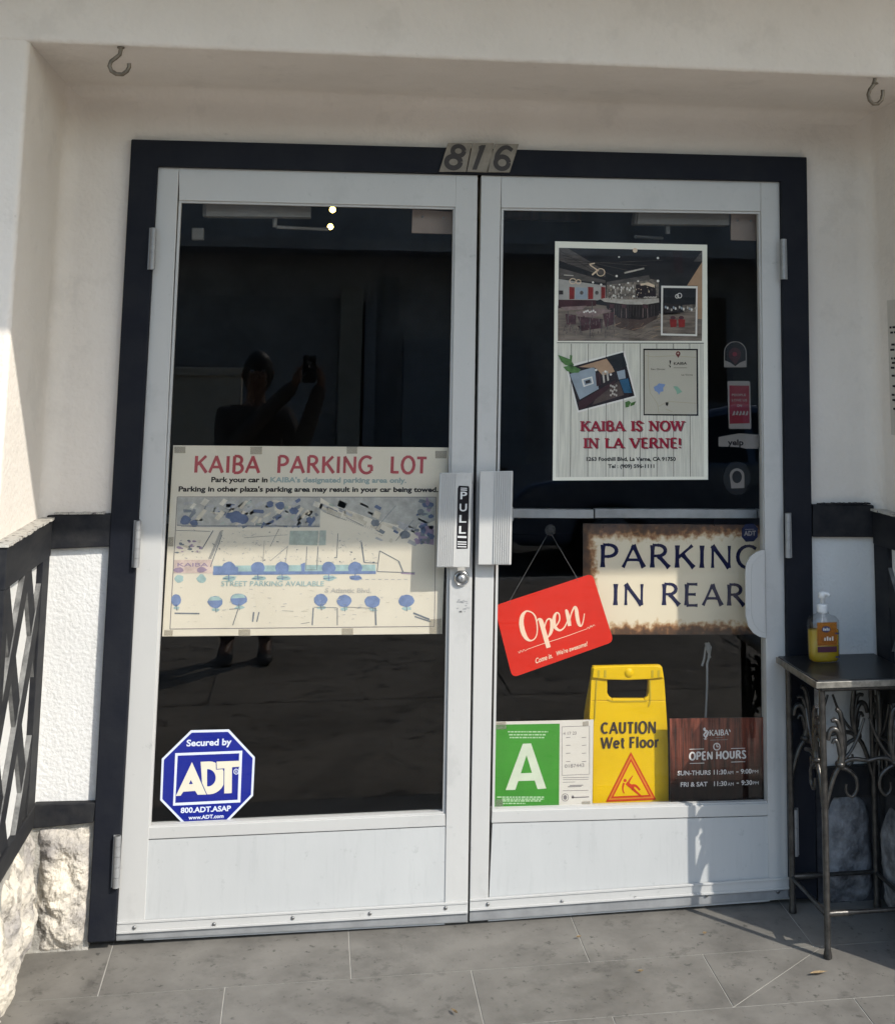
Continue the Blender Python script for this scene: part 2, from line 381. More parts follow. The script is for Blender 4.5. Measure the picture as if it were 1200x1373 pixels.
for k in range(-14, 16):          # concrete flags with tooled joints
    xa, xb = k*1.5+.006, k*1.5+1.494
    for ya, yb in ((-6.42, -4.81), (-4.79, -3.005), (-2.995, -1.242)):
        f = lambda y: floor_z(y)+.002
        g.add([(xa,ya,f(ya)),(xb,ya,f(ya)),(xb,yb,f(yb)),(xa,yb,f(yb))], [(0,1,2,3)], WALK)
g.add([(-60,-6.42,zr-.004),(60,-6.42,zr-.004),(60,-3,zr-.004),(-60,-3,zr-.004)], [(0,1,2,3)], WALK)
g.build('sidewalk', kind='structure')
g = MB(); g.box((-60,-6.6,zr-0.3),(60,-6.42,zr+0.004), KERB); g.build('kerb', kind='structure', bevel=0.02)
# tiles: rows 0.25 m deep of 0.602 m tiles, laid in running bond on the sloping threshold
g = MB()
def tile(poly):
    c = [(x, y, floor_z(y if y < 0 else -1e-5) + (SLOPE*y if y > 0 else 0) + 0.0014) for x, y in poly]
    n = len(c); low = [(x, y, z-0.004) for x, y, z in c]
    g.add(c + low, [list(range(n))] + [(i, n+i, n+(i+1)%n, (i+1)%n) for i in range(n)], TILE)
gw = 0.0017
ys = [0.03, -0.233] + [-0.233-0.25*k for k in range(1, 5)]
for r in range(len(ys)-1):
    off = -0.010 if r % 2 == 0 else 0.288
    for k in range(-9, 12):
        xa = off+0.602*k; xb = xa+0.602; ya, yb = ys[r+1], ys[r]
        if r == 1 and abs(xa-1.492) < .02:       # the mitred piece
            tile([(xa+gw, ya+gw*2), (xb-gw, yb-gw), (xa+gw, yb-gw)][0:3] if False else [(xa+gw, ya+gw*2.5), (xa+0.325-gw, yb-gw), (xa+gw, yb-gw)])
            tile([(xa+gw*2.5, ya+gw), (xb-gw, ya+gw), (xb-gw, yb-gw), (xa+0.325+gw*1.5, yb-gw)])
        else: tile([(xa+gw, ya+gw), (xb-gw, ya+gw), (xb-gw, yb-gw), (xa+gw, yb-gw)])
g.build('floor_tiles', kind='structure')

# ================================================================== SETTING: the shopfront
FY = -0.50; SOF = 2.245
XL_U, XL_L, XR_U, XR_L = -0.250, -0.215, 2.120, 2.085
FRY = -0.525
TILT = 0.0065          # the lintel rises a little towards the right
shop = thing('shopfront', (0.9, 0, 0), 'white stucco shopfront with black timber trim and stone base around the double doors', 'building')
def filletxy(xu, s, fy):
    r0, r1 = 0.014, 0.055
    p = [(xu + s*1.6, fy), (xu + s*r0, fy)]
    # outer corner
    for i in range(1, 6):
        a = math.radians(90*i/6); p.append((xu + s*r0 - s*r0*math.sin(a), fy + r0 - r0*math.cos(a)))
    p += [(xu, fy + r0), (xu, -r1)]
    for i in range(1, 9):
        a = math.radians(90*i/8); p.append((xu - s*(r1 - r1*math.cos(a)), -r1 + r1*math.sin(a)))
    return p
b = MB(); pr = filletxy(XL_U, -1, FY) + [(-0.06, 0)]
b.sweep(pr, 1.05, SOF+0.04, STUCCO_S, 'z'); b.build('stucco_wall', shop)
b = MB(); pr = filletxy(XR_U, 1, FRY) + [(1.90, 0)]
b.sweep(pr, 1.05, SOF+0.04, STUCCO_S, 'z', flip=True); b.build('stucco_wall', shop)
# header with soffit, coved into the door wall
pr = [(FY-0.004, 4.2), (FY-0.004, SOF+0.012)] + [(FY-0.004+0.012-0.012*math.cos(math.radians(a)), SOF+0.012-0.012*math.sin(math.radians(a))) for a in (20, 45, 70, 90)]
pr += [(-0.05, SOF)] + [(-0.05+0.052*math.sin(math.radians(a)), SOF-0.052+0.052*math.cos(math.radians(a))) for a in (15, 30, 45, 60, 75, 90)]
pr += [(0.002, 2.08)]
b = MB(); b.sweep(pr, -1.85, 3.75, STUCCO_S, 'x', flip=True)
b.v = [(x, y, z+TILT*(x+.2)) for x, y, z in b.v]; b.build('header_wall', shop)
# lower white panels beside the doors
b = MB(); b.box((-0.23, 0.002, 0.30), (-0.065, 0.05, 1.08), STUCCO); b.build('lower_panel', shop)
b = MB(); b.box((1.90, 0.002, 0.30), (2.10, 0.05, 1.08), STUCCO); b.build('lower_panel', shop)
# black trim on the door wall
TY = -0.022
cas = [(176,186),(1082,210),(1096,1206),(1060,1206),(1047.5,242.5),(211.5,222.5),(154,1263),(117,1265)]
q = xz(cas, TY)
b = MB(); b.prism(q, TY, 0.06, BLACK); b.build('door_casing', shop, bevel=0.003)
for nm, pts, y0 in [('sill_beam', [(63,691),(152,689),(148,733),(60,737)], TY+.003), ('sill_beam', [(45,1079),(129,1077),(125,1104),(44,1112)], TY+.002),
                    ('sill_beam', [(1090,676.5),(1172,677.5),(1172,720.5),(1090,720)], TY+.003), ('sill_beam', [(1094,1032),(1178,1026),(1178,1066),(1094,1072)], TY+.002),
                    ]:
    b = MB(); b.prism(xz(pts, y0), y0, 0.03, WOODB); b.build(nm, shop, bevel=0.003)
# flaking bright edge along the top of the two upper beams
def ragged(x0, x1, y0, y1, z, seed, m_=CHIP, n=26):
    rnd = random.Random(seed); top = []; 
    b = MB()
    for i in range(n):
        xa = x0+(x1-x0)*i/n; xb = x0+(x1-x0)*(i+.9)/n
        d = rnd.uniform(0, 0.006)
        b.box((xa, y0-d, z), (xb, y1, z+0.003+rnd.uniform(0,.002)), m_)
    return b
ragged(-0.215, -0.085, TY+.003, 0.0, atY(100,690,TY).z+.0005, 3).build('ledge_chips', shop)
ragged(1.925, 2.085, TY+.003, 0.0, atY(1120,677,TY).z+.0005, 4, WOODB).build('ledge_chips', shop)

EDGE = mat('pale_timber_edge', (0.20, 0.20, 0.195), 0.7, col2=(0.07, 0.07, 0.07), vscale=30)  # board sides, a paler grey than the board faces
def wing_timber(s, xl, fy):
    "half-timbered lower part of a side wall: panel, beams, posts, lattice, stones"
    wg = MB(); xp = xl + s*0.017                                  # white panel plane
    wg.box((min(xp, xp+s*1.5), fy+0.02, -0.1), (max(xp, xp+s*1.5), 0.05, 1.055), STUCCO)
    wg.build('wing_panel', shop)
    def board(name, poly, proud, m_=WOODB, bev=0.002):
        xa = xl + s*(0.03 - proud) ; xb = xp + s*0.01
        bb = MB(); bb.prism(poly, min(xa, xb), max(xa, xb), m_, axis='x'); return bb.build(name, shop, bevel=bev)
    board('wing_beam', [(fy-.02, 0.972), (-0.026, 0.972), (-0.026, 1.066), (fy-.02, 1.066)], 0.030)
    board('wing_beam', [(fy-.02, 0.300), (-0.026, 0.300), (-0.026, 0.352), (fy-.02, 0.352)], 0.029)
    board('wing_post', [(-0.115, 0.352), (-0.026, 0.352), (-0.026, 0.972), (-0.115, 0.972)], 0.028)
    board('wing_post', [(fy-.02, 0.352), (fy+0.03, 0.352), (fy+0.03, 0.972), (fy-.02, 0.972)], 0.030)
    # the diagonal lattice, clipped to its bay
    y0, y1, z0, z1 = fy+0.03, -0.115, 0.352, 0.972
    lat = MB(); wd = 0.029; sl = 1.55
    def clip(p, f):
        o = []
        for i in range(len(p)):
            a, c = p[i], p[(i+1)%len(p)]; fa, fc = f(a), f(c)
            if fa >= 0: o.append(a)
            if fa*fc < 0: t = fa/(fa-fc); o.append((a[0]+(c[0]-a[0])*t, a[1]+(c[1]-a[1])*t))
        return o
    for d in (1, -1):
        for k in range(-6, 8):
            c = 0.987 + d*sl*0.274 + k*0.37
            # line z = c + d*sl*y
            ax = (y0-.2, c + d*sl*(y0-.2)); bx = (y1+.2, c + d*sl*(y1+.2)); L = math.hypot(bx[0]-ax[0], bx[1]-ax[1])
            n_ = (-(bx[1]-ax[1])/L*wd, (bx[0]-ax[0])/L*wd)
            p = [(ax[0]+n_[0], ax[1]+n_[1]), (ax[0]-n_[0], ax[1]-n_[1]), (bx[0]-n_[0], bx[1]-n_[1]), (bx[0]+n_[0], bx[1]+n_[1])]
            for f in (lambda v: v[0]-y0, lambda v: y1-v[0], lambda v: v[1]-z0, lambda v: z1-v[1]):
                if p: p = clip(p, f)
            if len(p) >= 3:
                xa = xl + s*(0.004 if d > 0 else 0.007); xb = xp + s*0.004
                lat.prism(p, min(xa, xb), max(xa, xb), WOODB, axis='x', side=EDGE)
    lat.build('lattice', shop)
    # ledge on top of the beam
    lb = MB(); rnd = random.Random(11); n = 40
    x_in = xl + s*0.037
    for i in range(n):
        ya = fy-.025+(abs(fy)+.0)*i/n; yb = ya+abs(fy)/n*0.97; d = rnd.uniform(0, .006)
        xa = xl - s*d
        lb.box((min(xa, x_in), ya, 1.0662), (max(xa, x_in), yb, 1.072), CHIP)
    lb.build('ledge', shop)
wing_timber(-1, XL_L, FY-.03)
wing_timber(1, XR_L, FRY)

def stone_patch(name, org, ux, uz, out, w_, h_, bulge, m_, seed, arch=False, n=26, rough=.018):
    "one rock-faced block: a domed, fractured grid facing 'out'"
    b = MB(); org = Vector(org); ux = Vector(ux); uz = Vector(uz); out = Vector(out); vs = []; fs = []
    for j in range(n+1):
        for i in range(n+1):
            u, v = i/n*2-1, j/n*2-1
            e = max(0, 1-abs(u)**3.5)*max(0, 1-abs(v)**3.5)
            x, z = (u*.5+.5)*w_, (v*.5+.5)*h_
            if arch and v > 0.2: x = (u*math.sqrt(max(0.02, 1-((v-.2)/.8)**2))*.5+.5)*w_
            p = org + ux*x + uz*z
            q = p*9 + Vector((seed*3.1, seed*1.7, seed))
            vd = noise.voronoi(q*.62)[0]; vd2 = noise.voronoi(q*1.9)[0]
            nz = noise.fractal(q*1.6, .8, 2.1, 6)*rough*.7 + min(vd[1]-vd[0], .5)*rough*1.3 + min(vd2[1]-vd2[0], .4)*rough*.7 - rough*.7
            jit = noise.noise(p*14+Vector((seed, 0, 0)))*0.008
            edge = (1-max(abs(u), abs(v)))**.35
            vs.append(p + out*(bulge*e**.5 + nz*(.25+edge) - 0.012*(1-e)) + ux*jit*(1 if abs(u) < 1 else 1.2) + uz*jit)
    for j in range(n):
        for i in range(n): fs.append((j*(n+1)+i, j*(n+1)+i+1, (j+1)*(n+1)+i+1, (j+1)*(n+1)+i))
    b.add(vs, fs, m_, False); return b.build(name, shop)
X3, Y3, Z3 = Vector((1,0,0)), Vector((0,1,0)), Vector((0,0,1))
# mortar behind the stones
b = MB(); b.box((-0.25, -0.006, -0.08), (-0.07, 0.05, 0.31), MORTAR); b.build('mortar_bed', shop)
b = MB(); b.box((-0.3, FY-.01, -0.1), (-0.222, 0.02, 0.302), MORTAR); b.build('mortar_bed', shop)
b = MB(); b.box((1.90, -0.006, -0.08), (2.12, 0.05, 0.30), MORTAR_SHADE); b.build('mortar_bed', shop)
b = MB(); b.box((2.092, FRY+.01, -0.1), (2.16, 0.02, 0.302), MORTAR_SHADE); b.build('mortar_bed', shop)
stone_patch('base_stone', (-0.208, -0.004, -0.02), X3, Z3, -Y3, 0.136, 0.318, 0.030, STONE, 1, n=70)
yy = -0.02
for k, (l_, sd) in enumerate([(0.12, 4), (0.21, 5), (0.17, 6)]):
    stone_patch('base_stone', (-0.222, yy, -0.04-0.02*k), -Y3, Z3, X3, l_, 0.345+.02*k, 0.026, STONE, sd, n=50); yy -= l_+.006
stone_patch('base_stone', (1.918, -0.004, -0.02), X3, Z3, -Y3, 0.150, 0.315, 0.028, STONE_SHADE, 8, arch=True, n=60, rough=.006)
yy = -0.03
for k, (l_, sd) in enumerate([(0.13, 9), (0.16, 12), (0.18, 13)]):
    stone_patch('base_stone', (2.092, yy-l_, -0.03), Y3, Z3, -X3, l_, 0.30, 0.026, STONE_SHADE, sd, arch=True, n=40, rough=.007); yy -= l_+.01
# eave over the pavement
b = MB(); b.box((-4.5, -1.58, 2.722), (6.5, FY-.006, 2.95), STUCCO_S); b.build('eave', shop, bevel=0.01)
b = MB(); b.box((-4.5, FY+.002, -.2), (-1.84, 0.3, 4.2), STUCCO); b.build('side_wall', shop)
b = MB(); b.box((3.74, FY+.002, -.2), (6.5, 0.3, 4.2), STUCCO); b.build('side_wall', shop)

# ------------------------------------------------------------------ the dark room behind the doors
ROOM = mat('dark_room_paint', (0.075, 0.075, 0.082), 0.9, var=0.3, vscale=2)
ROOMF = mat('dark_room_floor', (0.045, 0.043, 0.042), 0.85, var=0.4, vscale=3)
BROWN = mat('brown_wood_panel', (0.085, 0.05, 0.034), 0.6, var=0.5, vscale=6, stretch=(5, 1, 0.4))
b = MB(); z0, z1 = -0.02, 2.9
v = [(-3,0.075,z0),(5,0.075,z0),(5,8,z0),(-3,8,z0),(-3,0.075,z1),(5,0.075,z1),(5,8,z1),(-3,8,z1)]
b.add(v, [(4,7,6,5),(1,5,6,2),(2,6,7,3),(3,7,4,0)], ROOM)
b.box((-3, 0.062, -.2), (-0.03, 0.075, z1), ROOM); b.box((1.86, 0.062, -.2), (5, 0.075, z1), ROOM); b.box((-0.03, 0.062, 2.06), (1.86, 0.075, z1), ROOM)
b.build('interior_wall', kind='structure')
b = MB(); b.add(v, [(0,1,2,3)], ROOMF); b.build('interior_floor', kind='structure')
b = MB()
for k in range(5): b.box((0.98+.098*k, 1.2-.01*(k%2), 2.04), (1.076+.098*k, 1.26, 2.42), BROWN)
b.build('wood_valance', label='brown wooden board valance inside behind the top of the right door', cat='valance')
# hanging bulbs deep in the room
BULB = mat('lit_warm_bulb', (1.0, 0.72, 0.16), 0.5, emit=9.0)
def pendant(px, py, Y):
    c = atY(px, py, Y); t = thing('pendant_lamp', (c.x, c.y, c.z), '', 'lamp', 'small lit bulbs deep in the dark room')
    b = MB(); b.lathe([(0.002,-.014),(.012,-.008),(.015,0),(.012,.010),(.006,.016)], (c.x, c.y, c.z), (0,0,1), BULB, 12); b.build('bulb', t)
    b = MB(); b.lathe([(.008,.016),(.010,.03),(.004,.04)], (c.x, c.y, c.z), (0,0,1), BLACK, 10); b.build('socket', t)
    b = MB(); b.tube([(c.x, c.y, c.z+.04), (c.x, c.y, 2.895)], 0.002, BLACK, 5); b.build('cord', t); return t
l1 = pendant(446, 281, 2.5); l1['label'] = 'upper of the two yellow lit bulbs seen through the left door'
l2 = pendant(443, 304, 2.9); l2['label'] = 'lower of the two yellow lit bulbs seen through the left door'

# ================================================================== THE DOORS
def quad_prism(name, px, y0, y1, m_, parent, bev=0.0015, label=None):
    b = MB(); b.prism(xz(px, y0), y0, y1, m_); return b.build(name, parent, bevel=bev, label=label)
def lerp(a, b, t): return (a[0]+(b[0]-a[0])*t, a[1]+(b[1]-a[1])*t)
def door(TL, TR, BR, BL, gTL, gTR, gBR, gBL, label, hinge_px, hinge_left, screws, kz):
    c = atY(*lerp(BL, BR, .5), 0); t = thing('glass_door', (c.x, 0.0, 0.0), label, 'door', 'two leaves of the white double door')
    y0, y1 = -0.004, 0.040
    # stiles and rails butt against each other
    def ext(a, b, yv): # point on line a-b at image height yv
        k = (yv-a[1])/(b[1]-a[1]); return (a[0]+(b[0]-a[0])*k, yv)
    quad_prism('stile', [TL, lerp(TL, TR, (gTL[0]-TL[0])/(TR[0]-TL[0])), lerp(BL, BR, (gBL[0]-BL[0]-6)/(BR[0]-BL[0])), BL], y0, y1, DOORP, t)
    quad_prism('stile', [lerp(TL, TR, (gTR[0]-TL[0])/(TR[0]-TL[0])), TR, BR, lerp(BL, BR, (gBR[0]-BL[0]-1)/(BR[0]-BL[0]))], y0, y1, DOORP, t)
    tl = lerp(TL, TR, (gTL[0]-TL[0])/(TR[0]-TL[0])); tr = lerp(TL, TR, (gTR[0]-TL[0])/(TR[0]-TL[0]))
    quad_prism('top_rail', [tl, tr, gTR, gTL], y0+.0006, y1, DOORP, t)
    bl = lerp(BL, BR, (gBL[0]-BL[0]-6)/(BR[0]-BL[0])); br = lerp(BL, BR, (gBR[0]-BL[0]-1)/(BR[0]-BL[0]))
    hgt = 16
    ml = (gBL[0]-1, gBL[1]+hgt); mr = (gBR[0], gBR[1]+hgt)
    quad_prism('mid_rail', [gBL, gBR, mr, ml], y0+.0012, y1, DOORP, t)
    # kick panel, a scuffed sheet let in between the stiles
    kb = MB(); kp = xz([(ml[0]+1, ml[1]), mr, (br[0], br[1]), (bl[0], bl[1])], 0.004)
    kb.prism(kp, -0.0012, 0.030, KICKP); kb.build('kick_panel', t)
    # weld beads along the panel's sides
    # glazing bead round the glass
    gb = MB(); o = [gTL, gTR, gBR, gBL]; cx_, cy_ = sum(p[0] for p in o)/4, sum(p[1] for p in o)/4
    inn = [(p[0]+(3.2 if p[0] < cx_ else -3.2), p[1]+(3.2 if p[1] < cy_ else -3.2)) for p in o]
    for i in range(4): gb.prism(xz([o[i], o[(i+1)%4], inn[(i+1)%4], inn[i]], 0.004), 0.004, 0.02, DOORP)
    gb.build('glazing_bead', t)
    g_ = MB(); g_.prism(xz(o, 0.0205), 0.0205, 0.0265, GLASS, back=CLEAR); g_.build('glass_pane', t)
    # door sweep at the foot, with its screws
    s0, s1 = kz
    sw = MB(); yA = -0.012
    a = lerp(BL, TL, s0/(BL[1]-TL[1])); b_ = lerp(BR, TR, s1/(BR[1]-TR[1]))
    a2 = lerp(BL, TL, (s0-8)/(BL[1]-TL[1])); b2 = lerp(BR, TR, (s1-8)/(BR[1]-TR[1]))
    a3 = lerp(BL, TL, (s0-16)/(BL[1]-TL[1])); b3 = lerp(BR, TR, (s1-16)/(BR[1]-TR[1]))
    sw.prism(xz([a, b_, b3, a3], -0.010), -0.010, -0.0042, DOORP)
    sw.prism(xz([a, b_, (b_[0], b_[1]+3), (a[0], a[1]+3)], -0.0125), -0.0125, -0.0102, DOORP)
    sw.prism(xz([(a3[0], a3[1]-3), (b3[0], b3[1]-3), b3, a3], -0.0135), -0.0135, -0.0102, DOORP)
    sw.prism(xz([a3, b3, (BR[0], BR[1]-1), (BL[0], BL[1]-1)], -0.0075), -0.0075, -0.0043, ALU_D)
    so_ = sw.build('door_sweep', t, bevel=0.0008)
    for px, py in screws:
        p = atY(px, py, -0.0102); q = MB(); q.lathe([(.0052,0),(.0045,.0022),(.002,.0032)], (p.x, -0.0101, p.z), (0,-1,0), SCREW, 10); q.build('screw', so_)
    for (px, ya, yb) in hinge_px:
        h = MB(); a = atY(px[0], ya, -0.03); b_ = atY(px[1], yb, -0.03); n = 5
        for k in range(n):
            p = a.lerp(b_, k/n+.004); q = a.lerp(b_, (k+1)/n-.004)
            h.tube([q, p], 0.0085, ALU_D, 14)
        h.tube([a, b_], 0.0062, SCREW, 8)
        pm = a.lerp(b_, .5)
        h.box((pm.x-(.012 if hinge_left else .002), -0.026, b_.z), (pm.x+(.002 if hinge_left else .012), -0.0045, a.z), ALU_D)
        h.build('hinge', t)
    return t
LD = door((212,223.5),(640.5,234.5),(627,1237.5),(155.5,1262.5),(240,268),(611,277),(597,1092),(199,1110),
  'left glazed white door leaf carrying the parking map and the blue octagon', [((206,203.5),305,361),((185.5,182.5),698,761),((158,155.5),1121,1191)], True,
  [(180,1244.5),(287,1240),(392.5,1231.5),(496,1225.5),(597.5,1218)], (25, 28))
RD = door((645.5,234.5),(1047,243.5),(1060,1206),(629.5,1236.5),(672,278),(1020,283),(1032,1078),(660,1088),
  'right glazed white door leaf with the restaurant poster and inside push bar', [((1050.5,1051),320,374),((1056.5,1057),688,748),((1065.5,1066.5),1085,1148)], False,
  [(654,1213),(753.5,1209.5),(851.5,1205),(947.5,1201),(1043,1196)], (30, 29))
# ribbed pull plates
def pull_plate(parent, px, ribs, y=-0.040, rr=None):
    b = MB(); q = xz(px, y); b.prism(q, y, y+0.006, DOORP)
    cx_ = sum(p[0] for p in q)/4; cz = sum(p[1] for p in q)/4
    b.prism([(p[0]*.35+cx_*.65 , p[1]*.8+cz*.2) for p in q], y+0.006, -0.0045, DOORP)
    o = b.build('pull_plate', parent, bevel=0.002)
    r = MB()
    for k in ribs:
        a = lerp(px[0], px[1], k); c = lerp(px[3], px[2], k); a2 = lerp(px[0], px[1], k+.035); c2 = lerp(px[3], px[2], k+.035)
        r.prism(xz([lerp(a, c, .006), lerp(a2, c2, .006), lerp(a2, c2, .99), lerp(a, c, .99)], y-.0032), y-.0032, y-.0001, DOORP)
    r.build('rib_strip', o); return o
pull_plate(LD, [(589.5,634),(633,633.5),(629.5,761),(585,761)], [.03+.058*k for k in range(9)])
pull_plate(RD, [(643.5,632),(688,631.5),(685.5,757.5),(641,757.5)], [.46+.066*k for k in range(8)])
# cylinder lock on the left leaf
c = atY(618.5, 775, -0.004); b = MB()
b.lathe([(.0215,-.001),(.0215,.006),(.018,.011),(.0172,.011),(.0168,.0085),(.001,.0085)], (c.x, -0.004, c.z), (0,-1,0), STEEL, 28)
b.lathe([(.0105,.0085),(.0105,.0115),(.001,.0115)], (c.x, -0.004, c.z), (0,-1,0), ALU, 20)
lk = b.build('lock', LD); b = MB(); b.box((c.x-.0008, -0.0164, c.z-.005), (c.x+.0008, -0.0154, c.z+.005), BLACKTXT); b.build('keyhole', lk)
# scuff marks below the lock
b = MB(); rnd = random.Random(5)
for k in range(14):
    x, y = 612+rnd.uniform(0,14), 803+rnd.uniform(0,18); l_ = rnd.uniform(1.5,5)
    b.face(xz([(x,y),(x+l_,y-rnd.uniform(-.5,1.5)),(x+l_,y+1.2),(x,y+1.1)], -.0044), -.0044, ALU_D)
b.build('scratch_marks', LD)
# push bars and closers on the inside
b = MB()
y0 = 0.085
for a, c in ((683.5,796),(798,1015),(1017,1020.5)):
    b.prism(xz([(a,682.5),(c,683.5),(c,695),(a,694.5)], y0), y0, y0+.03, ALU_D)
b.prism(xz([(676,680),(688,680),(688,698),(676,698)], .05), .0405, y0+.02, ALU_D)
b.build('push_bar', RD, bevel=.001)
b = MB(); b.prism(xz([(215,690),(600,690),(600,702),(215,702)], y0), y0, y0+.03, ALU_D); b.prism(xz([(207,688),(218,688),(218,704),(207,704)], .05), .0405, y0+.02, ALU_D)
b.build('push_bar', LD, bevel=.001)
b = MB(); hp = [(1025.5,737.5),(1021,738),(1014,740.5),(1006,747),(1001,756),(999.5,768),(1000,826),(1003.5,840),(1010,849),(1018,854),(1027,856)]
b.prism(xz(hp, -0.012), -0.012, -0.0045, DOORP)
b.prism(xz([(1024.5,744),(1016,747),(1008.5,756),(1007,770),(1007.5,824),(1011,837),(1018,846),(1026,849.5)], -.0135), -.0135, -.0121, DOORP)
b.build('push_plate', RD, bevel=.0015)
CLOS = mat('closer_paint', (0.17, 0.16, 0.145), 0.6, var=0.15, vscale=10)
def closer(parent, body, foot, arm, y=0.055):
    b = MB(); b.prism(xz(body, y), y, y+.05, CLOS); b.prism(xz([lerp(body[0],body[1],-.03), lerp(body[0],body[1],.0), lerp(body[3],body[2],.0), lerp(body[3],body[2],-.03)], y+.01), y+.01, y+.05, CLOS)
    o = b.build('door_closer', parent, bevel=.002)
    b = MB(); a = atY(arm[0][0], arm[0][1], y+.03); c = atY(arm[1][0], arm[1][1], y+.12); k = atY(foot[0], foot[1], y+.03)
    b.tube([k, (k.x, k.y, k.z-.03)], .007, CLOS, 10); b.tube([a, c], .005, CLOS, 8); b.build('closer_arm', o)
closer(LD, [(276,271),(417,275),(417,291),(276,289.5)], (369,290), ((371,304),(440,307)))
closer(RD, [(856,281),(978,283),(978,301.5),(854,300)], (895,300), ((852,317),(888,319)))
PLATE = mat('beige_interior_plate', (0.25, 0.185, 0.145), 0.7, var=0.15, vscale=10)
def bracket(px, parent, y=0.06):
    b = MB(); q = xz(px, y); b.prism(q, y, y+.006, PLATE); o = b.build('bracket_plate', parent, bevel=.0015)
    s_ = MB()
    for a in ((.25,.3),(.75,.3)):
        p = lerp(lerp(px[0],px[1],a[0]), lerp(px[3],px[2],a[0]), a[1]); p = atY(p[0],p[1],y); s_.lathe([(.004,0),(.003,.002)], (p.x,y,p.z), (0,-1,0), SCREW, 8)
    s_.build('screw', o)
bracket([(553,280),(609,283),(608,313.5),(552,312)], LD)
bracket([(980,284),(1016,285),(1014,322.5),(980,321.5)], RD)
b = MB(); b.prism(xz([(257,305),(273,305),(273,321),(257,321)], .09), .09, .115, CLOS); b.build('door_contact', LD, bevel=.002)
# ================================================================== SIGNS, POSTERS, STICKERS
def Z(x0, y0, k): return lambda x, y: (x0 + x*k, y0 + y*k)
def pface(mb, pts, y, m_): mb.face(xz(pts, y), y, m_)
def pline(mb, a, b, wpx, y, m_):
    d = (b[0]-a[0], b[1]-a[1]); l_ = math.hypot(*d) or 1; n_ = (-d[1]/l_*wpx/2, d[0]/l_*wpx/2)
    pface(mb, [(a[0]+n_[0],a[1]+n_[1]),(b[0]+n_[0],b[1]+n_[1]),(b[0]-n_[0],b[1]-n_[1]),(a[0]-n_[0],a[1]-n_[1])], y, m_)
def sheet(name, px, y, th, m_, label, cat, group=None, part='board', bev=0):
    q = xz(px, y); x = sum(p[0] for p in q)/len(q); z = min(p[1] for p in q)
    t = thing(name, (x, y, z), label, cat, group)
    b = MB(); b.prism(q, y, y+th, m_); b.build(part, t, bevel=bev); return t
def ell(cx, cy, rx, ry, n=18, jag=0, rnd=None): 
    return [(cx+rx*math.cos(2*math.pi*i/n)*(1+(rnd.uniform(-jag, jag) if rnd else 0)), cy+ry*math.sin(2*math.pi*i/n)*(1+(rnd.uniform(-jag, jag) if rnd else 0))) for i in range(n)]

# ---- parking map poster on the left door
YP = 0.0292
t = sheet('parking_poster', [(232.5,597),(601.5,600),(592.5,850),(217.5,853.5)], YP, .0008, PAPER,
          'wide faded cream parking map poster taped inside the left door glass', 'poster', part='paper')
b = MB()
z3 = Z(190, 580, 470/1200)
def pskel(mb, s_, a, c, hpx, y, m_, thick, thin, gap=.10):
    q0 = atY(a[0], a[1], y); q1 = atY(c[0], c[1], y); hh = (atY(a[0], a[1]-hpx, y)-q0).length
    skel_text(mb, s_, (q0.x, q0.z), (q1.x, q1.z), hh, y, m_, thick=thick, thin=thin, gap=gap)
pskel(b, 'KAIBA', z3(178,137), z3(404,138), 22.5, YP-.0005, REDTXT, .19, .165)
b.build('headline', t); b = MB()
pskel(b, 'PARKING', z3(462,138), z3(791,139), 22.5, YP-.0005, REDTXT, .19, .165)
b.build('headline', t); b = MB()
pskel(b, 'LOT', z3(850,139), z3(975,140), 22.5, YP-.0005, REDTXT, .19, .165)
b.build('headline', t)
b = MB()
ptext(b, 'Park your car in', z3(238,170), z3(431,170.5), 7.2, YP-.0005, BLACKTXT, .035)
ptext(b, "KAIBA's designated parking area only.", z3(440,170.5), z3(906,172.5), 7.2, YP-.0005, TEALTXT, .035)
ptext(b, "Parking in other plaza's parking area may result in your car being towed.", z3(126,202), z3(1015,204), 7.2, YP-.0005, BLACKTXT, .035)
b.build('lettering', t)
b = MB(); fr = [z3(122,220), z3(1008,221), z3(1002,664), z3(97,673)]
for i in range(4): pline(b, fr[i], fr[(i+1)%4], 1.0, YP-.0005, LINE)
b.build('map_border', t)
MG = [mat('map_tone_%s' % n_, c_, 0.7, var=0.3, vscale=40) for n_, c_ in (('slate', (.20,.215,.235)), ('mist', (.42,.41,.40)), ('blue', (.19,.25,.41)), ('mauve', (.33,.25,.33)), ('deep_blue', (.13,.16,.25)), ('sand', (.60,.53,.42)), ('teal', (.36,.48,.46)), ('pink', (.60,.47,.41)), ('green', (.40,.44,.38)), ('haze', (.43,.415,.375)), ('roof', (.66,.60,.50)))]
b = MB(); rnd = random.Random(21); lay = [YP-.0004]
def mline(p, q, w_, m_): 
    pline(b, z3(*p), z3(*q), w_, YP-.0007-.00003*rnd.randint(0, 9), m_)
def mpoly(pts, m_, dy=0): pface(b, [z3(*p) for p in pts], YP-.0004-.00004*rnd.randint(0, 7)-dy, m_)
def inmap(x, y): return x > 124+(220-y)*.055 and x < 1004 and 222 < y < 662
mpoly([(123,222),(612,222),(610,318),(120,318)], MG[9]); mpoly([(612,222),(1006,222),(1004,300),(940,330),(800,300),(640,240)], MG[9])
